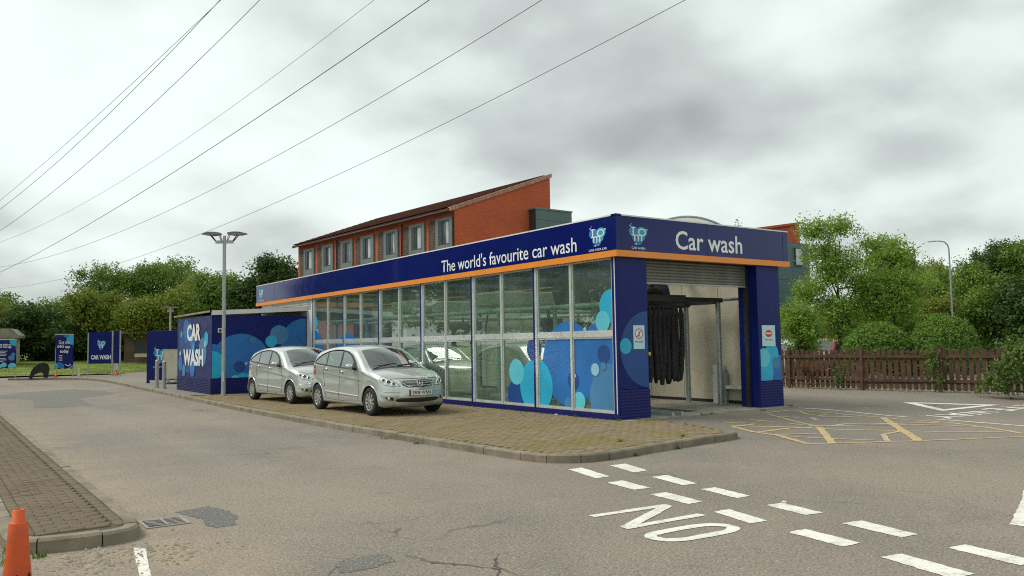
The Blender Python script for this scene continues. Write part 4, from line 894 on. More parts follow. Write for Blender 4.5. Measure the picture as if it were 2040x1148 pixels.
def build_car(name, label, plate='SF08 WSN', paintm='paint', group=None, res=1.0):
    root = thing(name, label, 'car', (0, 0, 0), 0, group)
    U, Y, Z, Q, S_, NA, NB, NC = car_surface(int(760*res), int(48*res), int(14*res), int(74*res))
    NSn, NT_ = U.shape
    fu = (U[:-1, :-1]+U[1:, 1:])/2; fz = (Z[:-1, :-1]+Z[1:, 1:])/2; fy = (Y[:-1, :-1]+Y[1:, 1:])/2
    ia = np.broadcast_to(np.arange(NT_-1)[None, :], fu.shape); qu = np.broadcast_to(Q[:-1, 0:1], fu.shape); qz = np.broadcast_to(Q[:-1, 1:2], fu.shape)
    wheel = ((np.hypot(fu-AF, fz-WR) < 0.358) | (np.hypot(fu-AR, fz-WR) < 0.358)) & (fy > 0.5)
    phA = ia < NA-1
    top = qz > 0.9
    cls = np.zeros(fu.shape, int)
    DLO = [(1.40, 1.005), (1.62, 1.19), (1.85, 1.335), (2.10, 1.425), (2.45, 1.472), (2.85, 1.475), (3.20, 1.44), (3.50, 1.37), (3.74, 1.265), (3.83, 1.18), (3.78, 1.135), (2.6, 1.065)]
    dl = pip(fu, fz, DLO) & (fy > 0.55) & ~(phA & top)
    cls[dl] = 9
    cls[dl & pip(fu, fz, [(1.68, 1.04), (1.76, 1.21), (1.95, 1.335), (2.15, 1.40), (2.36, 1.435), (2.30, 1.065)])] = 2
    cls[dl & pip(fu, fz, [(2.40, 1.075), (2.44, 1.445), (2.85, 1.452), (3.16, 1.425), (3.10, 1.115)])] = 3
    cls[dl & pip(fu, fz, [(3.17, 1.125), (3.22, 1.412), (3.48, 1.345), (3.70, 1.25), (3.78, 1.18), (3.74, 1.155)])] = 4
    ws = phA & (qu > 1.03) & (qu < 1.80) & (qz > 1.07) & (fy < 0.93*(Wf(fu, fz)-0.10)) & top & (qu < 2)
    cls[ws] = 1
    rear = phA & (qu > 3.95) & (qz > 1.02) & (qz < 1.40) & (fy < 0.56); cls[rear] = 5
    cls[phA & (qu > 0.93) & (qu <= 1.03) & (qz > 1.0) & (fy < 0.70)] = 6       # cowl
    low = pip(fy, fz, [(-.01, .30), (.50, .315), (.56, .355), (.53, .405), (.46, .42), (-.01, .425)]) & (fu < 0.5); pass
    fog = pip(fy, fz, [(.60, .345), (.72, .375), (.75, .42), (.62, .43), (.575, .39)]) & (fu < 0.6); pass
    hl = pip(fy, fz, [(.44, .665), (.60, .655), (.74, .69), (.80, .76), (.80, .86), (.70, .865), (.58, .79)]) & (fu < 0.80); cls[hl] = 7
    gr = pip(fy, fz, [(-.01, .615), (.30, .625), (.38, .67), (.43, .745), (.42, .775), (-.01, .785)]) & (fu < 0.5) & (fz < 0.79); pass
    tl = (fu > 3.75) & (fy > 0.50) & (fz > 0.86) & (fz < 1.12); cls[tl] = 8
    cls[wheel] = -1
    idx = np.arange(NSn*NT_).reshape(NSn, NT_)
    def sub(kind, nm, mat, mirror=True, side=0, parent=root, lift=0.0):
        I, J = np.where(cls == kind)
        if not len(I): return None
        q = np.stack([idx[I, J], idx[I+1, J], idx[I+1, J+1], idx[I, J+1]], 1); u, inv = np.unique(q, return_inverse=True); q = inv.reshape(q.shape)
        V = np.stack([Y.ravel()[u], U.ravel()[u], Z.ravel()[u]], 1)       # x = half width, y = u from nose
        parts = []
        if side >= 0: parts.append((V, q[:, ::-1]))
        if side <= 0: parts.append((V*np.array([-1, 1, 1]), q))
        VV = np.concatenate([p[0] for p in parts]); FF = []; b = 0
        for v, f_ in parts: FF.append(f_+b); b += len(v)
        me = npmesh(nm, VV, np.concatenate(FF), True)
        if side == 0:
            import bmesh
            bm = bmesh.new(); bm.from_mesh(me); bmesh.ops.remove_doubles(bm, verts=bm.verts, dist=1e-4); bm.to_mesh(me); bm.free()
        me.materials.append(MT[mat]); return reg(bpy.data.objects.new(nm, me), parent)
    body = sub(0, 'body', paintm)
    sub(1, 'windscreen', 'glass_screen'); sub(5, 'rear_window', 'glass_car'); sub(6, 'scuttle', 'trim_black')
    for sd in (1, -1):
        for k, nm in ((2, 'side_window'), (3, 'side_window'), (4, 'quarter_window')): sub(k, nm, 'glass_car', side=sd)
        sub(9, 'window_surround', 'trim_black', side=sd); hlo = sub(7, 'headlight', 'lamp_clear', side=sd); sub(8, 'tail_light', 'tail_red', side=sd)
        sub_hl = hlo
        # lamp bowls
        for (yy, zz, rr) in ((.575, .712, .040), (.665, .752, .056), (.745, .79, .042)):
            fu_, fn = front_uv(U, Y, Z, yy, zz)
            m = MB(); nn = 18; axis = fn; a = axis.cross(Vector((0, 0, 1))).normalized(); b = axis.cross(a); c0 = Vector((yy, fu_, zz))+axis*0.004
            for r0, r1, h0, h1 in ((rr, rr*.78, 0, .006), (rr*.78, rr*.72, .006, -.002)):
                vs = []
                for r_, h_ in ((r0, h0), (r1, h1)): vs += [c0+axis*h_+(a*math.cos(2*math.pi*k/nn)+b*math.sin(2*math.pi*k/nn))*r_ for k in range(nn)]
                m.add([(v.x*sd, v.y, v.z) for v in vs], [(k, (k+1) % nn, (k+1) % nn+nn, k+nn) for k in range(nn)], True)
            m.build('lamp_ring', 'chrome', hlo)
            m = MB(); m.add([(v.x*sd, v.y, v.z) for v in [c0-axis*.002+(a*math.cos(2*math.pi*k/nn)+b*math.sin(2*math.pi*k/nn))*rr*.72 for k in range(nn)]], [tuple(range(nn))]); m.build('lamp_bowl', 'win_frame', hlo)
        HLP = [(.44, .665), (.60, .655), (.74, .69), (.80, .76), (.80, .86), (.70, .865), (.58, .79), (.44, .665)]; PP = []
        for a_, b_ in zip(HLP, HLP[1:]): PP += [(a_[0]+(b_[0]-a_[0])*k/5, a_[1]+(b_[1]-a_[1])*k/5) for k in range(5)]
        PP.append(HLP[0]); q3 = []
        for yy, zz in PP:
            fu_, fn = front_uv(U, Y, Z, yy, zz); v_ = Vector((yy, fu_, zz))+fn*.002; q3.append((v_.x*sd, v_.y, v_.z))
        MB().tube(q3, .005, 5).build('lamp_edge', 'trim_black', hlo)
        # mirror, handles, seams, wheel arch rim
        m = MB(); mv = []
        for i in range(9):
            t = i/8; rx = 0.115*math.sin(math.pi*min(max(t, .06), .94))**.6
            for k in range(12):
                a = 2*math.pi*k/12; mv.append(((0.885+0.17*t)*sd, 1.60+0.075*math.cos(a)*math.sin(math.pi*min(max(t, .08), .92))**.5-0.02*t, 1.075+0.075*math.sin(a)*math.sin(math.pi*min(max(t, .08), .92))**.5+0.02*t))
        m.add(mv, [(i*12+k, i*12+(k+1) % 12, (i+1)*12+(k+1) % 12, (i+1)*12+k) for i in range(8) for k in range(12)]+[tuple(range(12)), tuple(range(96, 108))], True)
        mi = m.build('wing_mirror', paintm, root); MB().bar((0.83*sd, 1.60, 1.03), (0.93*sd, 1.60, 1.045), 0.07, 0.05).build('mirror_stalk', 'trim_black', mi)
        def on(u, z, off=0.0): return ((float(Wf(np.array(u), np.array(z)))+off)*sd, u, z)
        for hu, hz in ((2.22, .965), (3.10, 1.025)):
            h = MB().tube([on(hu-.10, hz, .004), on(hu-.08, hz, .03), on(hu, hz+.004, .034), on(hu+.07, hz+.006, .03), on(hu+.09, hz+.006, .004)], [.008, .014, .016, .014, .008], 8).build('door_handle', 'chrome', root)
        for sm in ([(1.36, .30), (1.33, .60), (1.36, .85), (1.40, 1.0)], [(2.36, .27), (2.36, .6), (2.37, .9), (2.38, 1.06)], [(3.16, .56), (3.20, .70), (3.28, .9), (3.20, 1.11)], [(1.34, .30), (1.8, .285), (2.36, .28), (3.08, .30), (3.16, .5)]):
            P = []
            for p, q in zip(sm, sm[1:]): P += [(p[0]+(q[0]-p[0])*k/8, p[1]+(q[1]-p[1])*k/8) for k in range(8)]
            P.append(sm[-1]); MB().tube([on(u, z, .0005) for u, z in P], 0.0045, 5).build('door_seam', 'trim_black', root)
        PD = []
        for a_, b_ in zip(DLO, DLO[1:]+DLO[:1]): PD += [(a_[0]+(b_[0]-a_[0])*k/6, a_[1]+(b_[1]-a_[1])*k/6) for k in range(6)]
        PD.append(PD[0]); MB().tube([on(u, z, .002) for u, z in PD], .011, 5).build('window_trim', 'trim_black', root)
        for ac, amx in ((AF, 1), (AR, 1)):
            P = [(ac+0.361*math.cos(t), WR+0.361*math.sin(t)) for t in np.linspace(math.radians(-14), math.radians(194), 40)]
            MB().tube([on(u, z, -.004) for u, z in P], 0.014, 6).build('wheel_arch', paintm, root)
            m = MB(); nn = 20; ts = np.linspace(math.radians(-25), math.radians(205), nn); vs = []
            for x in (0.50, 0.845): vs += [(x*sd, ac+0.364*math.cos(t), WR+0.364*math.sin(t)) for t in ts]
            m.add(vs, [(i, i+1, i+1+nn, i+nn) for i in range(nn-1)], True); m.add(vs[:nn], [tuple(range(nn))]); m.build('wheel_well', 'black', root, fix=False)
            wheel_part(root, sd, ac)
    # underside
    one('floor_pan', 'black', root, (-0.50, 0.50, .35, 4.05, .20, .26)); one('sill_pan', 'black', root, (-0.80, 0.80, 1.2, 3.18, .215, .25))
    one('cabin_floor', 'seat', root, (-0.78, 0.78, 1.2, 4.0, .40, .46))
    # grille: chrome frame, slats, star badge
    def fr(yy, zz, off=0.004):
        fu_, fn = front_uv(U, Y, Z, abs(yy), zz); p = Vector((abs(yy), fu_, zz))+fn*off; return (math.copysign(p.x, yy) if yy else 0.0, p.y, p.z)
    def patch(nm, ys, lo, hi, mat, par=root, off=0.003, nz=5):
        m = MB(); ys = list(ys); n = len(ys); vs = [fr(y, lo(y)+(hi(y)-lo(y))*j/nz, off) for j in range(nz+1) for y in ys]
        return m.add(vs, [(j*n+i, j*n+i+1, (j+1)*n+i+1, (j+1)*n+i) for j in range(nz) for i in range(n-1)], True).build(nm, mat, par)
    ip_ = lambda xs, zs: (lambda y: float(np.interp(abs(y), xs, zs)))
    patch('lower_grille', np.linspace(-.56, .56, 45), ip_([0, .5, .56], [.295, .312, .352]), ip_([0, .45, .53, .56], [.395, .392, .375, .358]), 'trim_black')
    for sd in (-1, 1): patch('fog_recess', [sd*q for q in np.linspace(.60, .755, 12)], ip_([.6, .72, .755], [.34, .368, .41]), ip_([.6, .64, .755], [.40, .425, .42]), 'trim_black')
    patch('grille_backing', np.linspace(-.425, .425, 45), ip_([0, .2, .3, .38, .425], [.612, .618, .632, .672, .755]), ip_([0, .425], [.79, .782]), 'trim_black')
    def strip(nm, ys, zf, r, mat, par): return MB().tube([fr(y, zf(y)) for y in ys], r, 8).build(nm, mat, par)
    gro = strip('grille_frame', list(np.linspace(-.42, .42, 25)), lambda y: .79-.01*(abs(y)/.42)**2, .011, 'chrome', root)
    ysb = np.linspace(-.42, .42, 25); strip('grille_rim', list(ysb), lambda y: .615+.145*(abs(y)/.42)**3.2, .011, 'chrome', gro)
    for zc in (.668, .718, .757):
        mx = .40-.10*(.757-zc)/.09; strip('grille_slat', list(np.linspace(-mx, mx, 17)), lambda y: zc+.006*(abs(y)/.4)**2, .013, 'rim', gro)
    # star badge on the grille: a ring with three points
    c0 = Vector(fr(0, .705, .02)); m = MB(); nn = 28; e1 = Vector((1, 0, 0)); e2 = Vector((0, 0.28, 0.96)); e3 = e1.cross(e2)
    pt = lambda r_, t, o=0: c0+(e1*math.cos(t)+e2*math.sin(t))*r_+e3*o
    m.tube([pt(.073, 2*math.pi*k/nn) for k in range(nn+1)], .009, 8)
    for k in range(3):
        t = math.pi/2+k*2*math.pi/3; L_, Rr_ = pt(.016, t+math.pi/3), pt(.016, t-math.pi/3); tip = pt(.068, t); ridge = pt(0, 0, .018); m.add([L_, tip, ridge], [(0, 1, 2)]); m.add([Rr_, ridge, tip], [(0, 1, 2)])
    m.build('star_badge', 'chrome', gro)
    MB().add([tuple(pt(.07, 2*math.pi*k/nn, -.012)) for k in range(nn)], [tuple(range(nn))]).build('badge_backing', 'trim_black', gro)
    # number plate
    pu = fr(0, .50, 0)[1]; pl = one('number_plate', 'plate', root, (-.26, .26, pu-.030, pu-.012, .455, .566))
    MB().box(-.27, .27, pu-.012, pu+.08, .448, .573).build('plate_holder', 'trim_black', pl)
    text_mesh(plate, -.235, .235, .475, .548, lambda u, v, w: (u, pu-.030-w, v), 'plate_characters', 'trim_black', pl, .02, .002)
    for sd in (-1, 1):
        p = fr(.675*sd, .385, .012); MB().lathe([(0, -.004), (.036, -.004), (.042, .002), (.042, .02)], 16, 'y', p).build('fog_light', 'fog', root)
        strip('bumper_strip', [sd*q for q in np.linspace(.44, .78, 12)], lambda y: .535, .010, paintm, root)
    strip('intake_bar', list(np.linspace(-.50, .50, 17)), lambda y: .365, .006, 'dark', root)
    strip('bonnet_seam', list(np.linspace(-.60, .60, 25)), lambda y: .82-.0*abs(y), .004, 'trim_black', root)
    # wipers
    for x0, x1 in ((-.62, .02), (-.02, .60)):
        P = []
        for k in range(7):
            t = k/6; x = x0+(x1-x0)*t; a = abs(x); zz = 1.095+.055*t
            P.append((x, 1.02+.10*t+.07*(a/.7)**2+0.02, zz))
        MB().tube(P, .009, 6).build('wiper', 'trim_black', root)
    MB().tube([(0, 2.05, 1.57), (0, 2.3, 1.78)], [.006, .003], 5).build('aerial', 'trim_black', root)
    # cabin
    m = MB(); m.box(-.70, .70, 1.18, 1.62, .75, 1.0); m.build('dashboard', 'seat', root, bev=.05)
    for x, y in ((-.36, 2.05), (.36, 2.05), (-.36, 2.95), (.36, 2.95)):
        s = MB(); s.box(x-.24, x+.24, y-.28, y+.25, .48, .64); s.obox((x, y+.36, .92), ((1, 0, 0), (0, .95, .3), (0, -.3, .95)), (.23, .07, .32)); s.obox((x, y+.47, 1.30), ((1, 0, 0), (0, .95, .3), (0, -.3, .95)), (.13, .05, .09)); s.build('seat', 'seat', root, bev=.04)
    m = MB(); m.tube([(-.36+.18*math.cos(2*math.pi*k/20), 1.66+.06*math.sin(2*math.pi*k/20), 1.0+.17*math.sin(2*math.pi*k/20)) for k in range(21)], .014, 6); m.build('steering_wheel', 'trim_black', root)
    return root
_fc = {}
def front_uv(U, Y, Z, yy, zz):
    key = id(U)
    if key not in _fc:
        k = (U < 0.9) & (Z < 0.95) & (Z > 0.2); _fc.clear(); _fc[key] = (U[k], Y[k], Z[k])
    u, y, z = _fc[key]
    def uat(a, b):
        d = (y-a)**2+(z-b)**2; i = np.argpartition(d, 6)[:6]; w_ = 1/(d[i]+1e-6); return float((u[i]*w_).sum()/w_.sum())
    h = 0.03; u0 = uat(yy, zz); du_y = (uat(yy+h, zz)-uat(max(yy-h, 0), zz))/(2*h if yy > h else h+yy); du_z = (uat(yy, zz+h)-uat(yy, zz-h))/(2*h)
    return u0, Vector((du_y, -1, du_z)).normalized()
_wm = {}
def wheel_part(root, sd, ac):
    w0 = bpy.data.objects.new('wheel', None); reg(w0, root); w0.location = (0.775*sd, ac, WR)
    if not _wm:
        prof = [(.205, -.095), (.225, -.105), (.285, -.105), (.310, -.085), (.316, -.05), (.316, .05), (.310, .085), (.285, .105), (.225, .105), (.205, .095)]
        o = MB().lathe(prof, 40, 'x').build('tyre', 'tyre'); _wm['tyre'] = o.data; bpy.data.objects.remove(o)
        m = MB(); m.lathe([(.200, -.09), (.196, .06), (.206, .088), (.218, .098), (.222, .10)], 40, 'x')
        for k in range(10):
            t = 2*math.pi*k/10
            for dt, wd in ((0.09, .022), (-.09, .022)):
                c, s = math.cos(t), math.sin(t); c2, s2 = math.cos(t+dt), math.sin(t+dt)
                m.bar((.072, .045*c, .045*s), (.082, .205*c2, .205*s2), wd, .022, (1, 0, 0))
        m.lathe([(0, .088), (.03, .088), (.055, .078), (.065, .06)], 20, 'x'); o = m.build('rim', 'rim'); _wm['rim'] = o.data; bpy.data.objects.remove(o)
        o = MB().lathe([(0, .0), (.14, .0), (.15, -.02), (.20, -.02)], 30, 'x').build('brake_disc', 'dark'); _wm['brake_disc'] = o.data; bpy.data.objects.remove(o)
    for nm in ('tyre', 'rim', 'brake_disc'):
        c = bpy.data.objects.new(nm, _wm[nm]); reg(c, w0); c.rotation_euler = (random.uniform(0, 6), 0, 0)
    if sd < 0: w0.rotation_euler = (0, 0, math.pi)
# nose towards -Y: local u axis is +Y, so the nose sits at the empty's origin
carA = build_car('parked_car', 'silver hatchback nearest the camera, its whole front and number plate in view', group='silver cars parked on the block paving')
carA.location = (-2.30, 4.83-AF, 0.0); carA.rotation_euler = (0, 0, R(2.1)); 
carB = copy_tree(carA); tag(carB, 'second silver hatchback parked behind, its front partly hidden by the nearer car', 'car', 'silver cars parked on the block paving')
carB.location = (-2.20, 10.1-AF, 0.0); carB.rotation_euler = (0, 0, R(3.2))
def recolour(o, mat):
    for c in [o]+list(o.children_recursive):
        if c.type == 'MESH' and c.data.materials and c.data.materials[0] == MT['paint']:
            c.material_slots[0].link = 'OBJECT'; c.material_slots[0].material = MT[mat]
def far_car(loc, rz, mat, label):
    c = copy_tree(carA); tag(c, label, 'car', 'cars in the car park beyond the fence'); c.location = loc; c.rotation_euler = (0, 0, rz)
    for ch in list(c.children_recursive):
        if ch.name.split('.')[0] in ('number_plate', 'star_badge', 'plate_characters', 'plate_holder', 'badge_backing', 'seat', 'dashboard', 'steering_wheel', 'aerial', 'wiper', 'door_seam'): bpy.data.objects.remove(ch)
    recolour(c, mat); return c
far_car((22.9, 12.35, 0.0), R(112), 'paint_white', 'white car just right of the car wash in the car park'); 
far_car((18.9, 9.2, 0.0), R(-75), 'paint_red', 'dark red car by the teal wall half hidden by the rounded hedge')
far_car((20.9, 6.3, 0.0), R(-80), 'paint_white', 'white car roof glimpsed in the gap between the two rounded hedges')
# ================================================================== HOTEL
ho = thing('brick_hotel', 'long red brick hotel with sloping roof and grey framed windows behind the car wash', 'building')
HX, HY, HY1, HX1 = 10.26, 23.2, 41.95, 16.69
ho.location = (1.3318, -0.5444, 0); ho.rotation_euler = (0, 0, R(3.25))      # stands a little askew to the car wash
zr = lambda x: 8.42+(x-HX)*0.362
one('side_wall', 'brick_y', ho, (HX, HX+0.3, HY+0.01, HY1, 0, 8.40))
m = MB(); m.add([(HX, HY, 0), (HX1, HY, 0), (HX1, HY, zr(HX1)-.05), (HX, HY, zr(HX)-.05), (HX, HY+.3, 0), (HX1, HY+.3, 0), (HX1, HY+.3, zr(HX1)-.05), (HX, HY+.3, zr(HX)-.05)], [(0, 1, 2, 3), (7, 6, 5, 4), (1, 5, 6, 2), (3, 2, 6, 7), (4, 0, 3, 7)]); m.build('gable_wall', 'brick_x', ho)
one('rear_wall', 'brick_y', ho, (HX1-.3, HX1-.001, HY+.3, HY1, 0, zr(HX1)-.1))
m = MB(); P = [(HX-.35, zr(HX-.35)-.02), (HX1+.12, zr(HX1+.12)-.02), (HX1+.12, zr(HX1+.12)+.13), (HX-.35, zr(HX-.35)+.13)]
m.slab(P, lambda u, v, w: (u, HY+.02+w, v), HY1-HY+.2); rf = m.build('roof', 'roof_tile', ho)
for k in range(15):
    x = HX-.3+k*.45; MB().box(x, x+.40, HY+.05, HY1+.2, zr(x+.2)+.125, zr(x+.2)+.15).build('tile_course', 'roof_tile', rf)
m = MB()
n = 40
for k in range(n):
    a = HX-.30+(HX1-HX+.42)*k/n; b = HX-.30+(HX1-HX+.42)*(k+.88)/n; m.add([(a, HY-.07, zr(a)-.05), (b, HY-.07, zr(b)-.05), (b, HY-.07, zr(b)+.17), (a, HY-.07, zr(a)+.17), (a, HY+.14, zr(a)-.05), (b, HY+.14, zr(b)-.05), (b, HY+.14, zr(b)+.17), (a, HY+.14, zr(a)+.17)], [(0, 1, 2, 3), (7, 6, 5, 4), (0, 4, 5, 1), (3, 2, 6, 7), (0, 3, 7, 4), (1, 5, 6, 2)])
m.build('verge_tiles', 'coping', rf)
MB().tube([(HX-.36, HY-.05, 8.30), (HX-.36, HY1+.1, 8.30)], .045, 8).build('gutter', 'dark', rf)
for y in (HY+.06, 28.25, 36.1): MB().cyl((HX-.07, y, 0), (HX-.07, y, 8.2), .05, n=8).build('downpipe', 'dark', ho)
for yc in (24.12, 26.75, 29.5, 32.23, 34.82, 37.45, 40.2):
    for zb in (6.05,):
        wdw = bpy.data.objects.new('window', None); reg(wdw, ho); wdw.location = (HX, yc, zb)
        one('surround', 'surround', wdw, (-.10, -.002, -.86, -.58, 0, 2.0), (-.10, -.002, .42, .70, 0, 2.0), (-.10, -.002, -.58, .42, 1.86, 2.0), (-.10, -.002, -.58, .42, 0, .60), bev=.01)
        one('frame', 'win_frame', wdw, (-.085, -.003, -.58, -.51, .60, 1.86), (-.085, -.003, .12, .42, .60, 1.86), (-.085, -.003, -.51, .12, .60, .66), (-.085, -.003, -.51, .12, 1.79, 1.86), (-.07, -.003, -.05, .0, .66, 1.79))
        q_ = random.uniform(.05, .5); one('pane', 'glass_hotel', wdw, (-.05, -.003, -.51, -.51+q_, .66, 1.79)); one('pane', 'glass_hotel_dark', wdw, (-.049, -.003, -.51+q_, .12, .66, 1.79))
        m = MB()
        for k in range(14): m.box(-.045, -.003, .72, 1.44, k*.145, k*.145+.132)
        m.build('timber_boards', 'timber', wdw)
tb = thing('teal_extension', 'teal clad box joined to the hotel gable, top just above the car wash', 'building', (1.55, -0.5444, 0.05), R(3.25))
one('core', 'win_frame', tb, (14.93, 17.48, 22.62, 25.0, 0, 8.70)); one('cap', 'surround', tb, (14.88, 17.53, 22.56, 25.06, 8.70, 8.79))
for zi in range(8):
    for k in range(3):
        x0 = 14.90+k*.87; one('cladding_panel', 'teal', tb, (x0, x0+.855, 22.59, 22.62, 4.3+zi*.55, 4.3+zi*.55+.535)) if 4.3+zi*.55+.535 < 8.7 else None
    z0 = 4.3+zi*.55
    if z0+.535 < 8.7: one('cladding_panel', 'teal', tb, (17.48, 17.51, 22.62, 25.0, z0, z0+.535))
wg = thing('hotel_wing', 'red brick and teal clad building wing behind the leafy tree on the right', 'building')
m = MB(); m.add([(23.0, 16.0, 6.9), (28.4, 16.0, 6.9), (28.4, 16.0, 7.98), (23.0, 16.0, 7.15), (23.0, 30, 6.9), (28.4, 30, 6.9), (28.4, 30, 7.98), (23.0, 30, 7.15)], [(0, 1, 2, 3), (7, 6, 5, 4), (0, 4, 5, 1), (3, 2, 6, 7), (0, 3, 7, 4), (1, 5, 6, 2)]); m.build('upper_wall', 'brick_x', wg)
m = MB(); m.add([(22.8, 15.8, 7.12), (28.5, 15.8, 8.0), (28.5, 15.8, 8.12), (22.8, 15.8, 7.24), (22.8, 30, 7.12), (28.5, 30, 8.0), (28.5, 30, 8.12), (22.8, 30, 7.24)], [(0, 1, 2, 3), (7, 6, 5, 4), (0, 4, 5, 1), (3, 2, 6, 7), (0, 3, 7, 4), (1, 5, 6, 2)]); m.build('roof', 'brick_x', wg)
one('core', 'win_frame', wg, (22.9, 28.95, 15.85, 29.9, 0, 6.89))
for zi in range(10):
    for k in range(4): 
        x0 = 22.95+k*1.5; one('cladding_panel', 'teal', wg, (x0, x0+1.485, 15.82, 15.85, .03+zi*.685, .03+zi*.685+.67))
    one('cladding_panel', 'teal', wg, (28.95, 28.98, 15.85, 20.0, .03+zi*.685, .03+zi*.685+.67))
for z in (1.6, 3.9, 5.6):
    f_ = one('window', 'win_frame', wg, (27.6, 28.3, 15.76, 15.82, z, z+1.0)); one('pane', 'glass_hotel', f_, (27.66, 28.24, 15.75, 15.76, z+.06, z+.94))

# ================================================================== FENCE
fe = thing('picket_fence', 'dark brown stained picket fence across the car park edge', 'fence')
FP = [(11.95, 7.6), (11.66, 4.6), (11.85, 2.16), (12.35, 0.05), (12.6, -1.6), (12.7, -3.4)]
for a, b in zip(FP, FP[1:]):
    a = Vector((*a, -0.01)); b = Vector((*b, -0.01)); d = (b-a); l = d.length; d.normalize(); nrm = Vector((d.y, -d.x, 0)); nrm = nrm if nrm.x < 0 else -nrm
    post = MB(); post.obox(b+Vector((0, 0, .64)), (d, nrm, (0, 0, 1)), (.05, .05, .64)); post.obox(b+Vector((0, 0, 1.285)), (d, nrm, (0, 0, 1)), (.058, .058, .012)); post.build('fence_post', 'wood', fe, bev=.006)
    for z in (.32, 1.02): MB().bar(a+Vector((0, 0, z))+nrm*.022+d*.05, b+Vector((0, 0, z))+nrm*.022-d*.05, .036, .085).build('fence_rail', 'wood', fe, bev=.004)
    n = int(l/.168)
    for k in range(n):
        p = a+d*(l*(k+.75)/(n+.5)); h = 1.23+random.uniform(-.02, .02); w_ = .058; mm = MB(); tl = random.uniform(-.012, .012)
        pol = [(-w_, .05), (w_, .05), (w_+tl, h-.03), (w_*.45+tl, h), (-w_*.45+tl, h), (-w_+tl, h-.03)]
        mm.slab(pol, lambda u, v, t_: tuple(p+d*u-nrm*(.0+t_)+Vector((0, 0, v))), .02); mm.build('picket', 'wood', fe)

# ================================================================== VEGETATION
def leaf_cloud(lobes, n, size, seed, up=0.35, shell=0.55, clump=26, flat=0.0, spread=None):
    """leaf sized quads grouped in sprays through the outer volume of a set of ellipsoid lobes"""
    g = np.random.default_rng(seed); lobes = np.array(lobes, float); vol = lobes[:, 3]*lobes[:, 4]*lobes[:, 5]; pr = vol**.8; pr /= pr.sum()
    nc = max(1, n//clump); li = g.choice(len(lobes), nc, p=pr); d = g.normal(size=(nc, 3)); d /= np.linalg.norm(d, axis=1, keepdims=True)
    d[:, 2] = np.where(d[:, 2] < -.45, -d[:, 2], d[:, 2])
    rr = shell+(1-shell)*g.random(nc)**.6+g.normal(0, .05, nc); c = lobes[li, :3]+d*lobes[li, 3:6]*rr[:, None]
    sp = spread or size*2.6
    k = np.repeat(np.arange(nc), clump); N = len(k)
    axis = d+g.normal(0, .5, (nc, 3)); axis /= np.linalg.norm(axis, axis=1, keepdims=True)
    p = c[k]+axis[k]*(g.random(N)[:, None]*2-1)*sp*1.3+g.normal(0, sp*.45, (N, 3))
    nrm = g.normal(size=(N, 3))*.8+d[k]*.5+np.array([0, 0, up]); nrm /= np.linalg.norm(nrm, axis=1, keepdims=True)
    t = np.cross(nrm, g.normal(size=(N, 3))); t /= np.maximum(np.linalg.norm(t, axis=1, keepdims=True), 1e-6); b = np.cross(nrm, t)
    s = size*(.55+.8*g.random(N))[:, None]
    V = np.stack([p-t*s, p-b*s*.48+nrm*s*.12, p+t*s, p+b*s*.48+nrm*s*.12], 1).reshape(-1, 3)
    return V, np.arange(N*4).reshape(-1, 4)
def trunk_mesh(h, r, limbs, seed, lean=(0, 0)):
    g = random.Random(seed); m = MB(); P = []; n = 7
    for k in range(n): t = k/(n-1); P.append((lean[0]*t+g.uniform(-.06, .06)*h*.1*(k > 0), lean[1]*t+g.uniform(-.06, .06)*h*.1*(k > 0), h*t))
    m.tube(P, [r*(1.25 if k == 0 else 1-.72*k/(n-1)) for k in range(n)], 8)
    for (x, y, z) in limbs:
        z0 = h*g.uniform(.3, .75); i = min(n-2, int(z0/h*(n-1))); b = Vector(P[i]).lerp(Vector(P[i+1]), z0/h*(n-1)-i); e = Vector((x, y, z)); mid = b.lerp(e, .5)+Vector((g.uniform(-.1, .1), g.uniform(-.1, .1), .15))*h*.15
        Q = [b, b.lerp(mid, .5), mid, mid.lerp(e, .5), e]; m.tube(Q, [r*.42, r*.33, r*.25, r*.16, r*.06], 6)
    return m
def tree_mesh_lobes(h, rad, seed, zlo=.3, k=9, squash=.8):
    g = random.Random(seed); L_ = [(0, 0, h*(zlo+1)*.52, rad*.75, rad*.75, h*(1-zlo)*.40)]
    for i in range(k):
        a = g.uniform(0, 2*math.pi); q = g.uniform(.25, .8)*rad; z = h*(zlo+(1-zlo)*g.uniform(.1, .86)); s = rad*g.uniform(.28, .5)*(1.15-.5*max(0, (z/h-.6)))
        L_.append((q*math.cos(a), q*math.sin(a), z, s, s, s*squash))
    return L_
def make_tree(name, label, cat, loc, h, rad, leafm, n, size, seed, zlo=.3, group=None, k=9, shell=.45, trunk_r=None, clump=26, spread=None, lobes=None, lean=(0, 0)):
    t = thing(name, label, cat, loc, 0, group); lobes = lobes or tree_mesh_lobes(h, rad, seed, zlo, k)
    V, F = leaf_cloud(lobes, n, size, seed, shell=shell, clump=clump, spread=spread)
    me = npmesh('crown', V, F); me.materials.append(MT[leafm]); reg(bpy.data.objects.new('crown', me), t)
    trunk_mesh(h*.78, trunk_r or max(.05, h*.018), [l[:3] for l in lobes[1:]], seed, lean).build('trunk', 'bark', t, fix=False)
    return t
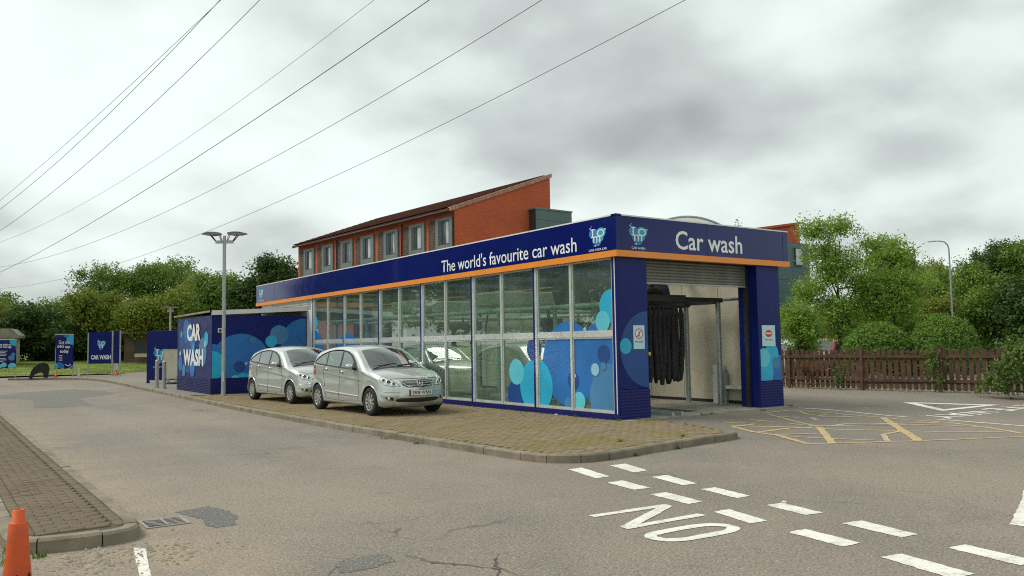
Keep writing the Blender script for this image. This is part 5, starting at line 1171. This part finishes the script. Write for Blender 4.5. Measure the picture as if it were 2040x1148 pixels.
# left wood edge, beyond the lawn
LT = [(-7.5, 73.1, 6.4, 3.2, 'leaf_olive', 'olive tree at the far left edge of the picture'),
      (-4.6, 79.5, 6.3, 3.2, 'leaf_mid', 'pale green tree behind the small beige kiosk'),
      (-4.1, 66.3, 5.2, 2.6, 'leaf_dark', 'dark low tree between the two blue banners'),
      (-1.2, 68.5, 6.0, 2.9, 'leaf_mid', 'mid green tree above the tall blue banner'),
      (0.4, 63.7, 6.0, 2.5, 'leaf_olive', 'olive tree rising behind the blue board on posts'),
      (4.7, 79.7, 9.6, 4.6, 'leaf_mid', 'left shoulder of the tall rounded tree clump'),
      (9.2, 81.7, 11.0, 5.2, 'leaf_mid', 'tallest broad domed tree left of the tall lamp post'),
      (11.0, 73.4, 8.8, 3.2, 'leaf_olive', 'olive tree just left of the tall lamp post'),
      (3.0, 60.5, 5.6, 2.3, 'leaf_olive', 'spreading light olive tree over the wooden hut'),
      (5.5, 61.0, 6.6, 2.6, 'leaf_olive', 'bushy yellow green tree left of the plant room roof'),
      (8.4, 57.7, 7.6, 2.4, 'leaf_mid', 'slim green tree directly behind the tall lamp post'),
      (9.0, 51.6, 7.6, 2.2, 'leaf_dark', 'dark ivy clad tree above the plant room roof'),
      (11.4, 51.2, 9.4, 2.4, 'leaf_dark', 'tall dark tree against the end of the brick hotel')]
for i, (x, y, h, r_, lm, lb) in enumerate(LT):
    make_tree('broadleaf_tree', lb, 'tree', (x, y, .72*ss(50, 64, y)-.1), h-.4, r_, lm, 21000, .125, 100+i, .10 if h < 7 else .2, 'trees beyond the lawn', 12, .5, spread=.42)
UN = [(-1.7, 69.5, 3.2), (1.0, 69.0, 3.2), (-9.5, 66.0, 2.6), (-6.5, 67.5, 2.8), (-2.9, 65.2, 2.9), (-0.6, 64.3, 2.8), (1.8, 66.0, 2.6), (6.0, 65.0, 2.6), (8.6, 63.0, 3.0)]
us = ['back of the wood edge between the banner and the board', 'back of the wood edge behind the three post board', 'far left end of the wood edge', 'wood edge right of the beige kiosk', 'wood edge behind the black stand', 'wood edge behind the tall banner', 'wood edge behind the hut', 'wood edge behind the second lamp post', 'wood edge behind the plant room']
for i, (x, y, h) in enumerate(UN):
    make_tree('shrub', 'dark shrub at the '+us[i], 'shrub', (x, y, .25), h+1.0, 2.9, 'leaf_dark', 13000, .13, 300+i, .0, 'dark shrubs along the wood edge', 8, .35, .06, spread=.35)
# right side
make_tree('ash_tree', 'airy light green tree standing behind the fence beside the car wash', 'tree', (18.3, 7.1, 0), 6.7, 2.0, 'leaf_light', 30000, .055, 11, .2, None, 8, .10, .09, 18, .20,
          lobes=[(0, 0, 4.0, 1.2, 1.2, 1.3), (-.7, .5, 5.75, .9, .8, .6), (.2, -.1, 5.9, .8, .7, .5), (1.2, -.9, 5.2, .9, .7, .40), (1.9, -1.4, 5.35, .6, .5, .18), (-1.0, .7, 3.2, .8, .8, .7), (.9, -.8, 3.4, 1.1, .9, .8), (1.5, -1.2, 2.6, 1.0, .9, .6), (0, 0, 2.5, 1.3, 1.1, .8), (-.6, .4, 4.9, .8, .7, .5), (2.0, -1.5, 3.9, .7, .6, .4), (.4, -.3, 1.7, 1.3, 1.1, .5), (-1.3, .9, 2.3, .7, .7, .5)])
make_tree('ash_tree', 'smaller light green tree with drooping sprays close behind right pillar', 'tree', (14.9, 6.5, 0), 3.2, .9, 'leaf_light', 9000, .055, 12, .1, None, 7, .10, .05, 18, .2)
make_tree('ash_tree', 'mid green tree with drooping sprays right of the airy tree', 'tree', (20.0, 5.8, 0), 4.6, 1.4, 'leaf_light', 14000, .055, 13, .15, None, 8, .15, .06, 18, .22)
RT = [(26.5, 12.6, 3.6, 1.7, 'leaf_mid', 'low bushy tree glimpsed under the airy tree crown'), (24.3, 12.2, 2.6, 1.2, 'leaf_olive', 'small bush beside the teal wall under the airy tree'), (24.5, 8.6, 6.2, 1.6, 'leaf_light', 'thin crowned pale tree just right of the airy tree'), (43.8, 17.3, 7.4, 2.4, 'leaf_olive', 'brownish thin tree left of the far street lamp'), (36.7, 27.2, 10.4, 1.4, 'leaf_mid', 'sprig of a tree top peeping over the car wash fascia'),
      (40.0, 12.9, 6.4, 2.4, 'leaf_mid', 'green tree just behind the far street lamp'), (37.3, 9.8, 7.2, 2.2, 'leaf_dark', 'dark tall tree right of the far street lamp'), (36.8, 7.6, 6.8, 2.2, 'leaf_mid', 'dense tree at the right picture edge'),
      (29.0, 10.8, 3.9, 1.6, 'leaf_mid', 'rounded green tree behind the gap between the hedges'), (28.6, 8.4, 3.6, 1.5, 'leaf_olive', 'yellow green bushy tree behind the domed hedge'), (28.3, 6.2, 3.9, 1.6, 'leaf_mid', 'full bushy tree right of the domed hedge'), (27.3, 4.2, 4.4, 1.6, 'leaf_dark', 'dark bushy tree above the ivy bush'), (33.5, 11.6, 5.0, 1.8, 'leaf_mid', 'mid green tree in front of the far street lamp'), (31.5, 8.0, 5.2, 1.8, 'leaf_mid', 'tall bush tree behind the domed hedge')]
for i, (x, y, h, r_, lm, lb) in enumerate(RT):
    make_tree('broadleaf_tree', lb, 'tree', (x, y, 0), h, r_, lm, 17000, .08, 500+i, .05 if h < 6 else .15, 'trees beyond the car park', 11, .4, spread=.28)
def hedge(label, loc, rx, ry, h, seed):
    t = thing('clipped_hedge', label, 'hedge', loc, R(-34), 'rounded hedges beyond the fence')
    lob = [(0, 0, h*.30, rx*.98, ry, h*.68)]; V, F = leaf_cloud(lob, 26000, .035, seed, shell=.93, clump=8, spread=.05)
    k = V.reshape(-1, 4, 3).mean(1)[:, 2] > -.05; me = npmesh('crown', V, F[k]); me.materials.append(MT['leaf_hedge']); reg(bpy.data.objects.new('crown', me), t)
    m = MB(); prof = [(max(0, .90*math.cos(a)), .92*math.sin(a)) for a in np.linspace(-.35, math.pi/2, 12)]; m.lathe(prof, 24)
    m.v = [(x*rx, y*ry, h*.30+z*h*.68) for x, y, z in m.v]; m.build('inner_growth', 'leaf_dark', t)
hedge('long low rounded hedge behind the fence, left of the two', (16.0, 4.1, 0.25), 1.30, .9, 1.80, 41)
hedge('taller domed hedge behind the fence, right of the two', (17.3, 2.45, 0.25), 1.15, .95, 2.02, 42)
hs = flat('hedge_verge', [(13.6, 6.6), (19.5, 1.0), (22, 3), (30, 0), (30, -4), (14.5, -4), (13.6, 1.5)], 0.003, 'soil')
iv = make_tree('ivy_bush', 'large ivy bush spilling over the fence at the right picture edge', 'bush', (11.7, -2.9, 0), 1.95, .9, 'leaf_ivy', 9000, .05, 61, .0, None, 9, .3, .03, 14, .12,
               lobes=[(0, 0, .8, .7, .8, .75), (-.1, -.2, 1.45, .5, .6, .40), (.2, .8, .5, .5, .7, .5), (.1, -1.0, .9, .6, .8, .8), (.0, .5, 1.1, .4, .5, .4), (-.1, 1.2, .2, .4, .5, .25), (.1, -.4, 1.7, .3, .35, .25)])
for i, (x, y, h, lb) in enumerate(((12.15, 0.1, 1.3, 'ivy climbing the fence post left of the big ivy bush'), (11.70, 2.9, .75, 'small climber on the fence between the first two posts'), (11.62, 3.9, .8, 'reddish brown dying climber on the first fence bay'))):
    make_tree('climbing_ivy', lb, 'climber', (x, y, 0), h, .2, 'leaf_ivy' if i < 2 else 'leaf_red', 420 if i == 0 else 150, .045, 70+i, .0, None, 3, .1, .012, 10, .10, lobes=[(0, 0, h*.5, .12, .24, h*.5), (0, .1, h*.85, .15, .3, .2), (0, -.1, h*.2, .2, .35, .2)])
# trees across the road, out of frame to the left (seen in the glass and glossy fascia)
base_t = None; NTH = ['first', 'second', 'third', 'fourth', 'fifth', 'sixth', 'seventh', 'eighth', 'ninth']
for i, (x, y, sc_) in enumerate(((-27, 20, 1.0), (-30, 27, 1.1), (-27, 34, .95), (-30, 41, 1.15), (-27, 48, 1.0), (-30, 56, 1.1), (-27, 64, 1.0), (-30, 73, 1.15), (-28, 83, 1.1))):
    lb = NTH[i]+' tall tree in the row across the road, counted from the camera end'
    if base_t is None: base_t = make_tree('broadleaf_tree', lb, 'tree', (x, y, -.12), 13.5, 4.6, 'leaf_mid', 16000, .24, 900, .12, 'trees across the road', 14, .45, spread=.6); o = base_t
    else: o = copy_tree(base_t); o['label'] = lb; o.location = (x, y, -.12); o.rotation_euler = (0, 0, i*1.3)
    o.scale = (sc_, sc_, sc_)
# weeds and grass
def tufts(name, pts, n, hgt, mat, parent=None, seed=3):
    g = np.random.default_rng(seed); V = []; 
    for (x, y, z, r_) in pts:
        for _ in range(n):
            a = g.uniform(0, 6.28); q = r_*g.random()**.5; bx, by = x+q*math.cos(a), y+q*math.sin(a); h = hgt*g.uniform(.4, 1.2); l = g.uniform(-.6, .6, 2)*h; w_ = g.uniform(.005, .011)*(hgt/.06)**.5; t = g.uniform(0, 3.14); cx, sx = math.cos(t)*w_, math.sin(t)*w_
            V += [(bx-cx, by-sx, z), (bx+cx, by+sx, z), (bx+l[0]+cx*.2, by+l[1]+sx*.2, z+h), (bx+l[0]-cx*.2, by+l[1]-sx*.2, z+h)]
    V = np.array(V); me = npmesh(name, V, np.arange(len(V)).reshape(-1, 4)); me.materials.append(MT[mat]); o = reg(bpy.data.objects.new(name, me), parent); o['kind'] = 'stuff'; return o
wp = [(-2.78, -3.36, -.12, .04), (-1.75, -3.2, -.12, .05), (-4.55, 1.3, -.12, .10), (-4.5, .2, -.12, .05), (-2.4, -2.6, 0, .04), (-1.2, -2.8, 0, .03), (0.25, -2.4, -.10, .06), (2.3, -.3, .0, .10), (2.0, -.35, .0, .05), (3.9, -.4, -.02, .08), (5.2, -.15, 0, .06), (.35, -.12, 0, .05), (-.06, 0.0, 0, .05), (-.1, 1.3, 0, .04), (-10.95, -4.2, -.12, .22), (-10.8, -4.6, -.12, .12), (-10.6, -4.56, -.12, .06)]
o = tufts('weeds', wp, 26, .05, 'leaf_ivy', seed=8); o['label'] = 'small weeds in the kerb and paving cracks'
wp2 = [(FP[i][0]-.12+random.uniform(-.05, .05), FP[i][1]+(FP[i+1][1]-FP[i][1])*k/9, 0, .12) for i in range(1, 5) for k in range(9)]
o = tufts('fence_weeds', wp2, 6, .11, 'leaf_ivy', seed=9)
g_ = np.random.default_rng(4); o = tufts('lawn_grass', [(x, y, -.05+.8*ss(50, 64, y), .9) for x, y in zip(g_.uniform(-12, 9, 420), g_.uniform(50.2, 62, 420))], 24, .11, 'blade', seed=10)
o = tufts('verge_grass', [(x, y, -.12, .5) for x, y in zip(g_.uniform(-13.5, -11.5, 90), g_.uniform(-4.6, 6, 90))], 80, .08, 'blade', seed=12)
# pebbles and grit on the tarmac near the island
V = []; F = []
for _ in range(260):
    a = random.gauss(0, 1); x = -10.1+a*.35; y = -4.95+random.gauss(0, .28); r_ = random.uniform(.006, .02)*(1 if random.random() < .9 else 1.6)
    if inside((x, y), isl_in) or (y > -4.5 and x > -11 and x < -9.7): continue
    b = len(V); z = -.118; V += [(x-r_, y-r_*.7, z), (x+r_*.9, y-r_, z), (x+r_, y+r_*.8, z), (x-r_*.8, y+r_, z), (x, y, z+r_*.9)]; F += [(b, b+1, b+4), (b+1, b+2, b+4), (b+2, b+3, b+4), (b+3, b, b+4)]
me = npmesh('gravel', V, F); me.materials.append(MT['stone']); o = reg(bpy.data.objects.new('gravel', me)); o['kind'] = 'stuff'
# ================================================================== LAMP POSTS
def lamp_post(name, label, loc, h, rz, hs=1.0):
    t = thing(name, label, 'lamp post', loc, rz)
    MB().tube([(0, 0, 0), (0, 0, .9), (0, 0, h-.1)], [.075, .062, .055], 14).build('pole', 'grey_metal', t)
    MB().cyl((0, 0, h-.1), (0, 0, h+.0), .05, .045, 12).build('pole_cap', 'grey_metal', t); one('hatch', 'alu', t, (-.035, .035, -.078, -.066, .45, .8))
    one('crossbar', 'grey_metal', t, (-.36*hs, -.058*hs, -.04*hs, .04*hs, h-.26, h-.16), (.058*hs, .36*hs, -.04*hs, .04*hs, h-.26, h-.16))
    for sg in (-1, 1):
        hd = bpy.data.objects.new('lamp_head', None); reg(hd, t); hd.location = (sg*.36*hs, 0, h-.16); hd.scale = (hs, hs, hs)
        for y in (-.12, .12): MB().bar((0, y*.4, -.02), (sg*.22, y, .26), .03, .035).build('bracket', 'dark', hd); MB().bar((-sg*.24, y*.4, -.02), (-sg*.16, y, .26), .025, .03).build('bracket', 'grey_metal', hd)
        pol = [(-.20, .24), (-.20, .31), (.02, .345), (.26, .34), (.56, .275), (.56, .262), (.30, .215), (.05, .20)]
        m = MB(); n = len(pol); w0 = .20
        vs = [(sg*u, -w0*(1-.35*max(0, (u-.3)/.3)), v) for u, v in pol]+[(sg*u, w0*(1-.35*max(0, (u-.3)/.3)), v) for u, v in pol]
        m.add(vs, [tuple(range(n)), tuple(range(n, 2*n))[::-1]]+[(i, (i+1) % n, (i+1) % n+n, i+n) for i in range(n)]); m.build('housing', 'lampgrey', hd, bev=.012)
        m = MB(); m.add([(sg*.08, -.13, .196), (sg*.30, -.13, .211), (sg*.30, .13, .211), (sg*.08, .13, .196)], [(0, 1, 2, 3)]); m.build('lens', 'white_trim', hd)
    return t
lamp_post('lamp_post', 'tall grey lamp post with twin heads in front of the plant room', (-3.28, 15.75, 0), 5.33, R(-33), .82)
lamp_post('lamp_post', 'shorter twin headed lamp post behind the blue totem sign', (-.55, 35.2, 0), 3.85, R(-33), .5)
sl_ = thing('street_lamp', 'slender street lamp with curved arm above the trees on the right', 'street lamp', (25.7, 6.4, 0))
MB().tube([(0, 0, 0), (0, 0, 3), (0, 0, 5.45), (-.04, .03, 5.65), (-.16, .1, 5.78), (-.36, .24, 5.83), (-.5, .33, 5.82)], [.055, .045, .032, .03, .028, .026, .025], 8).build('pole', 'grey_metal', sl_)
MB().bar((-.48, .32, 5.83), (-.78, .52, 5.80), .14, .06).build('lamp_head', 'alu', sl_, bev=.03)

# ================================================================== SIGNS, BOLLARDS, CONES ON THE LEFT
RZ = R(-4)       # these face the camera side of the site
def banner(name, label, loc, w_, z0, z1, rz, cat='banner'):
    t = thing(name, label, cat, loc, rz); b = MB(); pol = []
    n = 10; vs = []
    for j in range(n+1):
        for i in range(n+1):
            u = -w_/2+w_*i/n; v = z0+(z1-z0)*j/n; vs.append((u, .02*math.sin(3.1*i/n+j*.5)*(1-j/n)-.02, v+(.03*math.sin(i*1.9) if j == 0 else 0)))
    b.add(vs, [(j*(n+1)+i, j*(n+1)+i+1, (j+1)*(n+1)+i+1, (j+1)*(n+1)+i) for j in range(n) for i in range(n)], True); s = b.build('sheet', 'navy', t, fix=False)
    sd = s.modifiers.new('thick', 'SOLIDIFY'); sd.thickness = .006; sd.offset = -1
    MB().cyl((-w_/2-.02, 0, z1+.01), (w_/2+.02, 0, z1+.01), .02, n=8).build('top_bar', 'alu', t)
    return t, (lambda u, v, k: (u, -.05-k, v))
# tall app banner
t, mp_ = banner('banner', 'blue banner reading Get the IMO app today on the far kerb', (-4.62, 43.6, 0), .98, .50, 2.52, 0)
for x in (-.46, .46): MB().cyl((x, 0, 0), (x, 0, 2.53), .022, n=8).build('leg', 'grey_metal', t)
MB().lathe([(0, 0), (.13, 0), (.13, .06), (.04, .07), (.035, .42), (0, .42)], 12, 'z', (-.42, -.03, 0)).build('foot_weight', 'orange_cone', t)
decal_discs(t, mp_, (-.48, .48, .53, 2.5), [(.45, 2.25, .34, 'b_cyan'), (.1, 2.5, .16, 'b_mid'), (-.25, .62, .26, 'b_mid'), (-.46, .66, .16, 'b_cyan'), (.5, .4, .3, 'b_steel')], .001)
text_mesh('Get the', -.30, .27, 1.95, 2.18, mp_, 'lettering', 'text_white', t, .0, .008); text_mesh('IMO app', -.36, .30, 1.68, 1.88, mp_, 'lettering', 'text_white', t, .025, .008); text_mesh('today', -.24, .23, 1.38, 1.63, mp_, 'lettering', 'text_white', t, .02, .008)
for k in range(3): MB().add([mp_(u, v, .008) for u, v in ((-.29, 1.25-k*.13), (-.10, 1.25-k*.13), (-.10, 1.29-k*.13), (-.29, 1.29-k*.13))], [(0, 1, 2, 3)]).build('print_line', 'text_white', t, fix=False)
MB().add([mp_(.20+.15*math.cos(a), .78+.13*math.sin(a), .009) for a in np.linspace(math.pi*1.02, math.pi*1.98, 14)]+[mp_(.20+.11*math.cos(a), .78+.09*math.sin(a), .009) for a in np.linspace(math.pi*1.02, math.pi*1.98, 14)], [(i, i+1, i+15, i+14) for i in range(13)]).build('smile_mark', 'text_white', t, fix=False)
# hello banner
t, mp_ = banner('banner', 'blue banner with lines of small white text at far left', (-7.55, 43.9, -.1), .98, .70, 2.35, 0)
for x in (-.46, .46): MB().cyl((x, 0, 0), (x, 0, 2.36), .022, n=8).build('leg', 'grey_metal', t)
decal_discs(t, mp_, (-.48, .48, .73, 2.33), [(.42, 2.25, .28, 'b_cyan'), (-.35, .80, .14, 'b_light'), (-.12, .9, .14, 'b_light'), (.3, .78, .22, 'b_light'), (.25, 1.3, .16, 'b_steel'), (.34, 1.5, .10, 'b_steel')], .001)
text_mesh('Say hello to', -.38, .2, 1.98, 2.12, mp_, 'lettering', 'text_white', t, .03, .008); text_mesh('our new app', -.38, .24, 1.84, 1.96, mp_, 'lettering', 'text_white', t, .03, .008)
for k, l in enumerate((.40, .30, .36, .33, 0, .32, .36, .2)):
    if l: MB().add([mp_(u, v, .008) for u, v in ((-.36, 1.68-k*.085), (-.36+l, 1.68-k*.085), (-.36+l, 1.705-k*.085), (-.36, 1.705-k*.085))], [(0, 1, 2, 3)]).build('print_line', 'text_white', t, fix=False)
# board on three posts
t = thing('sign_board', 'navy sign board on three grey posts reading CAR WASH under a heart logo', 'sign', (-3.28, 43.6, 0), R(-6))
W_ = 1.85; L0 = .78
for x, y, hh in ((-.05, 0, 2.62), (1.22, -.9, 2.72), (1.62, -1.2, 2.72)): MB().cyl((x, y, 0), (x, y, hh), .045, n=10).build('post', 'grey_metal', t)
dirv = Vector((1.27, -.9, 0)).normalized(); nv = Vector((dirv.y, -dirv.x, 0)); nv = nv if nv.y < 0 else -nv
mpb = lambda u, v, w: tuple(Vector((0, 0, 0))+dirv*u+nv*(.05+w)+Vector((0, 0, v)))
MB().slab([(0, .75), (1.55, .75), (1.55, 2.66), (0, 2.66)], lambda u, v, w: mpb(u, v, w-.03), .03).build('board', 'navy', t)
MB().slab([(1.62, .75), (2.02, .75), (2.02, 2.66), (1.62, 2.66)], lambda u, v, w: mpb(u, v, w-.03), .03).build('board', 'navy', t)
heart_logo(t, .80, 1.90, .56, mpb); text_mesh('CAR WASH', .16, 1.42, 1.0, 1.27, mpb, 'lettering', 'text_white', t, .03, .004)
# totem
t = thing('totem_sign', 'tall navy totem sign with heart logo beside the plant room', 'sign', (-2.94, 29.1, 0), R(-34))
one('panel', 'navy', t, (0, 1.62, -.05, .05, .14, 2.42), bev=.01); one('foot', 'navy', t, (0, .12, -.05, .05, 0, .14)); one('foot', 'navy', t, (1.5, 1.62, -.05, .05, 0, .14)); one('base_bar', 'alu', t, (.12, 1.5, -.03, .03, .10, .139))
mpt = map_front(-.05); heart_logo(t, .68, 1.30, .80, mpt, 0, None, .85); text_mesh('Love your car', .30, 1.02, .70, .78, mpt, 'lettering', 'text_white', t, .01, .004)
# pavement board
t = thing('pavement_board', 'blank white pavement board in a grey frame behind the bollards', 'sign', (-2.62, 27.4, 0), R(-34))
one('frame', 'grey_metal', t, (0, .92, -.04, .03, .22, .26), (0, .92, -.04, .03, 1.52, 1.56), (0, .04, -.04, .03, .26, 1.52), (.88, .92, -.04, .03, .26, 1.52)); one('face', 'cream', t, (.04, .88, -.03, .02, .26, 1.52)); one('stand', 'grey_metal', t, (.55, .66, -.02, .04, .06, .22), (.2, .31, -.02, .04, .06, .22))
m = MB(); m.v = []; m.lathe([(0, 0), (.42, 0), (.42, .05), (.36, .07), (0, .07)], 20, 'z', (.6, 0, 0)); m.build('base', 'black', t)
for i, (x, y, h) in enumerate(((-3.58, 24.05, 1.08), (-3.62, 22.6, 1.05))):
    t = thing('bollard', ('grey steel bollard in front of the totem sign, farther of the pair', 'grey steel bollard nearest the plant room corner')[i], 'bollard', (x, y, 0), 0, 'bollards by the kerb')
    MB().cyl((0, 0, .012), (0, 0, h), .078, n=16).build('shaft', 'grey_metal', t); MB().lathe([(.078, 0), (.07, .03), (.04, .05), (0, .055)], 16, 'z', (0, 0, h)).build('cap', 'grey_metal', t); MB().cyl((0, 0, 0), (0, 0, .012), .12, n=16).build('base_plate', 'grey_metal', t)
# black stand
t = thing('arched_stand', 'black arch shaped stand with splayed legs at the kerb end', 'stand', (-5.80, 43.7, -.03), R(-15))
m = MB(); n = 12; A = [(-.40+.0*k, 0) for k in range(1)]
outer = [(-.62, 0), (-.52, .32), (-.36, .62), (-.12, .85), (.14, .90), (.36, .80), (.44, .58), (.40, .30), (.36, 0)]; inner = [(.16, 0), (.14, .26), (.02, .34), (-.14, .30), (-.34, .22), (-.46, 0)]
m.slab(outer+inner, lambda u, v, w: (u, -.12+w, v), .24); m.build('body', 'black', t, bev=.03)
m = MB(); m.tube([(u, -.13, v+.01) for u, v in outer[1:-1]], .02, 6); m.build('edge_trim', 'dark', t)
# cones and marker posts
def cone(label, loc, h, col, holes=True, scale=1.0):
    t = thing('traffic_cone', label, 'cone', loc, R(20)); r0, r1 = h*.165, h*.058
    prof = [(r0, h*.055), (r0*.93, h*.09), (r0*.45+r1*.55, h*.60), (r1*1.55, h*.86), (r1*1.5, h*.865), (r1*1.15, h*.875), (r1, h*.995), (r1*.82, h), (r1*.72, h*.985), (r1*.8, h*.86)]
    MB().lathe(prof, 28).build('cone_body', col, t); b = h*.24; one('base', col, t, (-b, b, -b, b, 0, h*.055), bev=.012)
    if holes:
        for a in (-2.05, -1.05, 1.2, 2.6):
            rr = r0*.93+(r1*1.55-r0*.93)*((.30-.09)/(.86-.09)); c = Vector((rr*math.cos(a)*1.01, rr*math.sin(a)*1.01, h*.30)); nn = Vector((math.cos(a), math.sin(a), .2)).normalized(); tt = Vector((-math.sin(a), math.cos(a), 0)); uu = nn.cross(tt)
            MB().add([c+tt*.012*math.cos(k*math.pi/6)+uu*.032*math.sin(k*math.pi/6)+nn*.003 for k in range(12)], [tuple(range(12))]).build('hole', 'black', t, fix=False)
    return t
cone('orange traffic cone standing by the traffic island at bottom left', (-10.86, -5.96, -.117), .63, 'orange_cone')
cone('small pale cone beside the tall banner on the far kerb', (-3.86, 43.3, -.004), .52, 'cream', False)
t = thing('marker_post', 'white marker post on an orange foot behind the sign board', 'post', (-1.70, 44.0, -.004)); MB().lathe([(0, 0), (.16, 0), (.16, .05), (.08, .07), (.06, .30), (0, .30)], 14).build('foot', 'orange_cone', t); one('blade', 'white_trim', t, (-.09, .09, -.03, .03, .30, .98), bev=.02)
# kiosk, hut, picnic table
t = thing('kiosk', 'small beige kiosk with pitched roof at the far left edge', 'building', (-6.95, 60.5, .6), R(-12)); m = MB(); m.box(-3, 1.2, -1.2, 1.5, 0, 1.95); m.build('wall', 'cream', t); m = MB(); m.slab([(-3.3, 1.95), (1.5, 1.95), (1.5, 2.15), (1.0, 2.65), (-3.3, 2.65)], lambda u, v, w: (u, -1.5+w, v), 3.3); m.build('roof', 'concrete', t)
for k in range(5): one('slat', 'white_trim', t, (-.5, .6, -1.24, -1.2, .3+k*.22, .38+k*.22))
t = thing('timber_hut', 'dark brown timber hut under the trees with a wooden framed opening', 'hut', (3.6, 59.0, .5), R(-25))
for k in range(14): one('wall_board', 'hut_wood', t, (-2.2, 2.6, -.05, .0, k*.17, k*.17+.16))
one('wall', 'hut_wood', t, (-2.18, 2.58, .001, 2.5, 0, 2.36)); one('opening', 'win_frame', t, (-1.4, -.2, -.07, -.051, .75, 1.75)); one('opening_panel', 'cream', t, (-1.4, -.2, -.09, -.071, .45, .74)); one('opening_frame', 'hut_wood', t, (-1.5, -1.4, -.1, -.051, .4, 1.85), (-.2, -.1, -.1, -.051, .4, 1.85), (-1.5, -.1, -.1, -.051, 1.75, 1.85))
one('doorway', 'win_frame', t, (1.1, 1.9, -.07, -.051, .05, 1.9)); m = MB(); m.slab([(-2.6, 2.30), (3.0, 2.30), (3.0, 2.42), (-2.6, 2.42)], lambda u, v, w: (u, -.6+w, v+.12*w), 3.4); m.build('roof', 'hut_wood', t)
t = thing('picnic_table', 'dark timber picnic table on the lawn in front of the hut', 'picnic table', (3.1, 53.6, .10), R(-30)); 
for k in range(4): one('top_plank', 'wood', t, (-.8, .8, -.3+k*.155, -.155+k*.155+0.0, .70, .74))
one('bench', 'wood', t, (-.8, .8, -.75, -.52, .42, .46)); one('bench', 'wood', t, (-.8, .8, .52, .75, .42, .46))
for x in (-.55, .55):
    for sg in (-1, 1): MB().bar((x, sg*.18, .70), (x, sg*.62, 0.0), .05, .08).build('leg', 'wood', t)
    one('brace', 'wood', t, (x-.03, x+.03, -.7, .7, .36, .42))
# litter
for i, (x, y, r_, lb) in enumerate(((-4.12, -6.95, .03, 'scrap of white litter beside the dashed line'), (-4.15, 19.2, .07, 'white litter lying by the kerb in front of the bollards'), (-.11, 1.95, .05, 'white scrap of paper at the foot of the glazing'), (2.6, -7.3, .05, 'white scrap lying on the open tarmac at right'))):
    t = thing('litter', lb, 'litter', (x, y, -.114 if i != 2 else .004)); m = MB(); P = [(r_*(1+.3*math.sin(k*2.3))*math.cos(k*.9), r_*.7*math.sin(k*.9), .004+.012*((k*37) % 5)/5) for k in range(7)]; m.add(P+[(0, 0, .022)], [(k, (k+1) % 7, 7) for k in range(7)]); m.build('crumpled_paper', 'white_trim', t, fix=False)

# ================================================================== OVERHEAD CABLES
CAB = [[(-7.7, 50.07, 11.31), (-5.34, 35.15, 12.67), (-3.51, 23.58, 13.93), (-2.7, 18.48, 14.56)], [(-7.69, 50.02, 10.74), (-5.33, 35.11, 12.09), (-3.5, 23.58, 13.82), (-2.68, 18.48, 14.56)], [(-7.37, 54.81, 9.94), (-4.84, 38.78, 11.4), (-2.87, 26.38, 13.05), (-1.5, 17.7, 14.56)],
       [(-6.49, 69.28, 10.76), (-2.62, 44.88, 11.44), (.53, 25.0, 13.18), (2.05, 15.4, 14.56)], [(-6.02, 76.08, 8.77), (-1.12, 45.11, 11.07), (1.96, 25.73, 12.99), (3.77, 14.28, 14.56)],
       [(-5.13, 91.0, 10.57), (-.23, 60.1, 10.32), (3.74, 35.02, 11.88), (6.3, 18.88, 13.61), (7.4, 11.92, 14.56)],
       [(-3.89, 110.54, 9.66), (0, 86.01, 8.87), (2.94, 67.41, 9.22), (6.04, 47.86, 10.71), (8.57, 31.87, 11.98), (10.68, 18.59, 13.44), (12.23, 8.77, 14.56)]]
CL = ['leftmost overhead cable, upper of the close pair', 'overhead cable running just below the leftmost one', 'third overhead cable from the left', 'fourth overhead cable from the left, thin and faint', 'fifth overhead cable from the left, thick and dark', 'sixth overhead cable from the left', 'rightmost overhead cable, passing just above the twin lamp heads']
for i, (c, lb) in enumerate(zip(CAB, CL)):
    P = np.array(c); y = P[:, 1]; deg = 2; cz = np.polyfit(y, P[:, 2], deg); cx_ = np.polyfit(y, P[:, 0], 1)
    yy = np.linspace(y.min()-14, y.max()+25, 60); 
    pts = [(float(np.polyval(cx_, q)), float(q), float(np.polyval(cz, q))) for q in yy]
    m = MB().tube(pts, (.010, .012, .012, .008, .016, .012, .012)[i], 6); o = m.build('overhead_cable', 'cable', None, fix=False); tag(o, lb, 'cable', 'overhead cables')
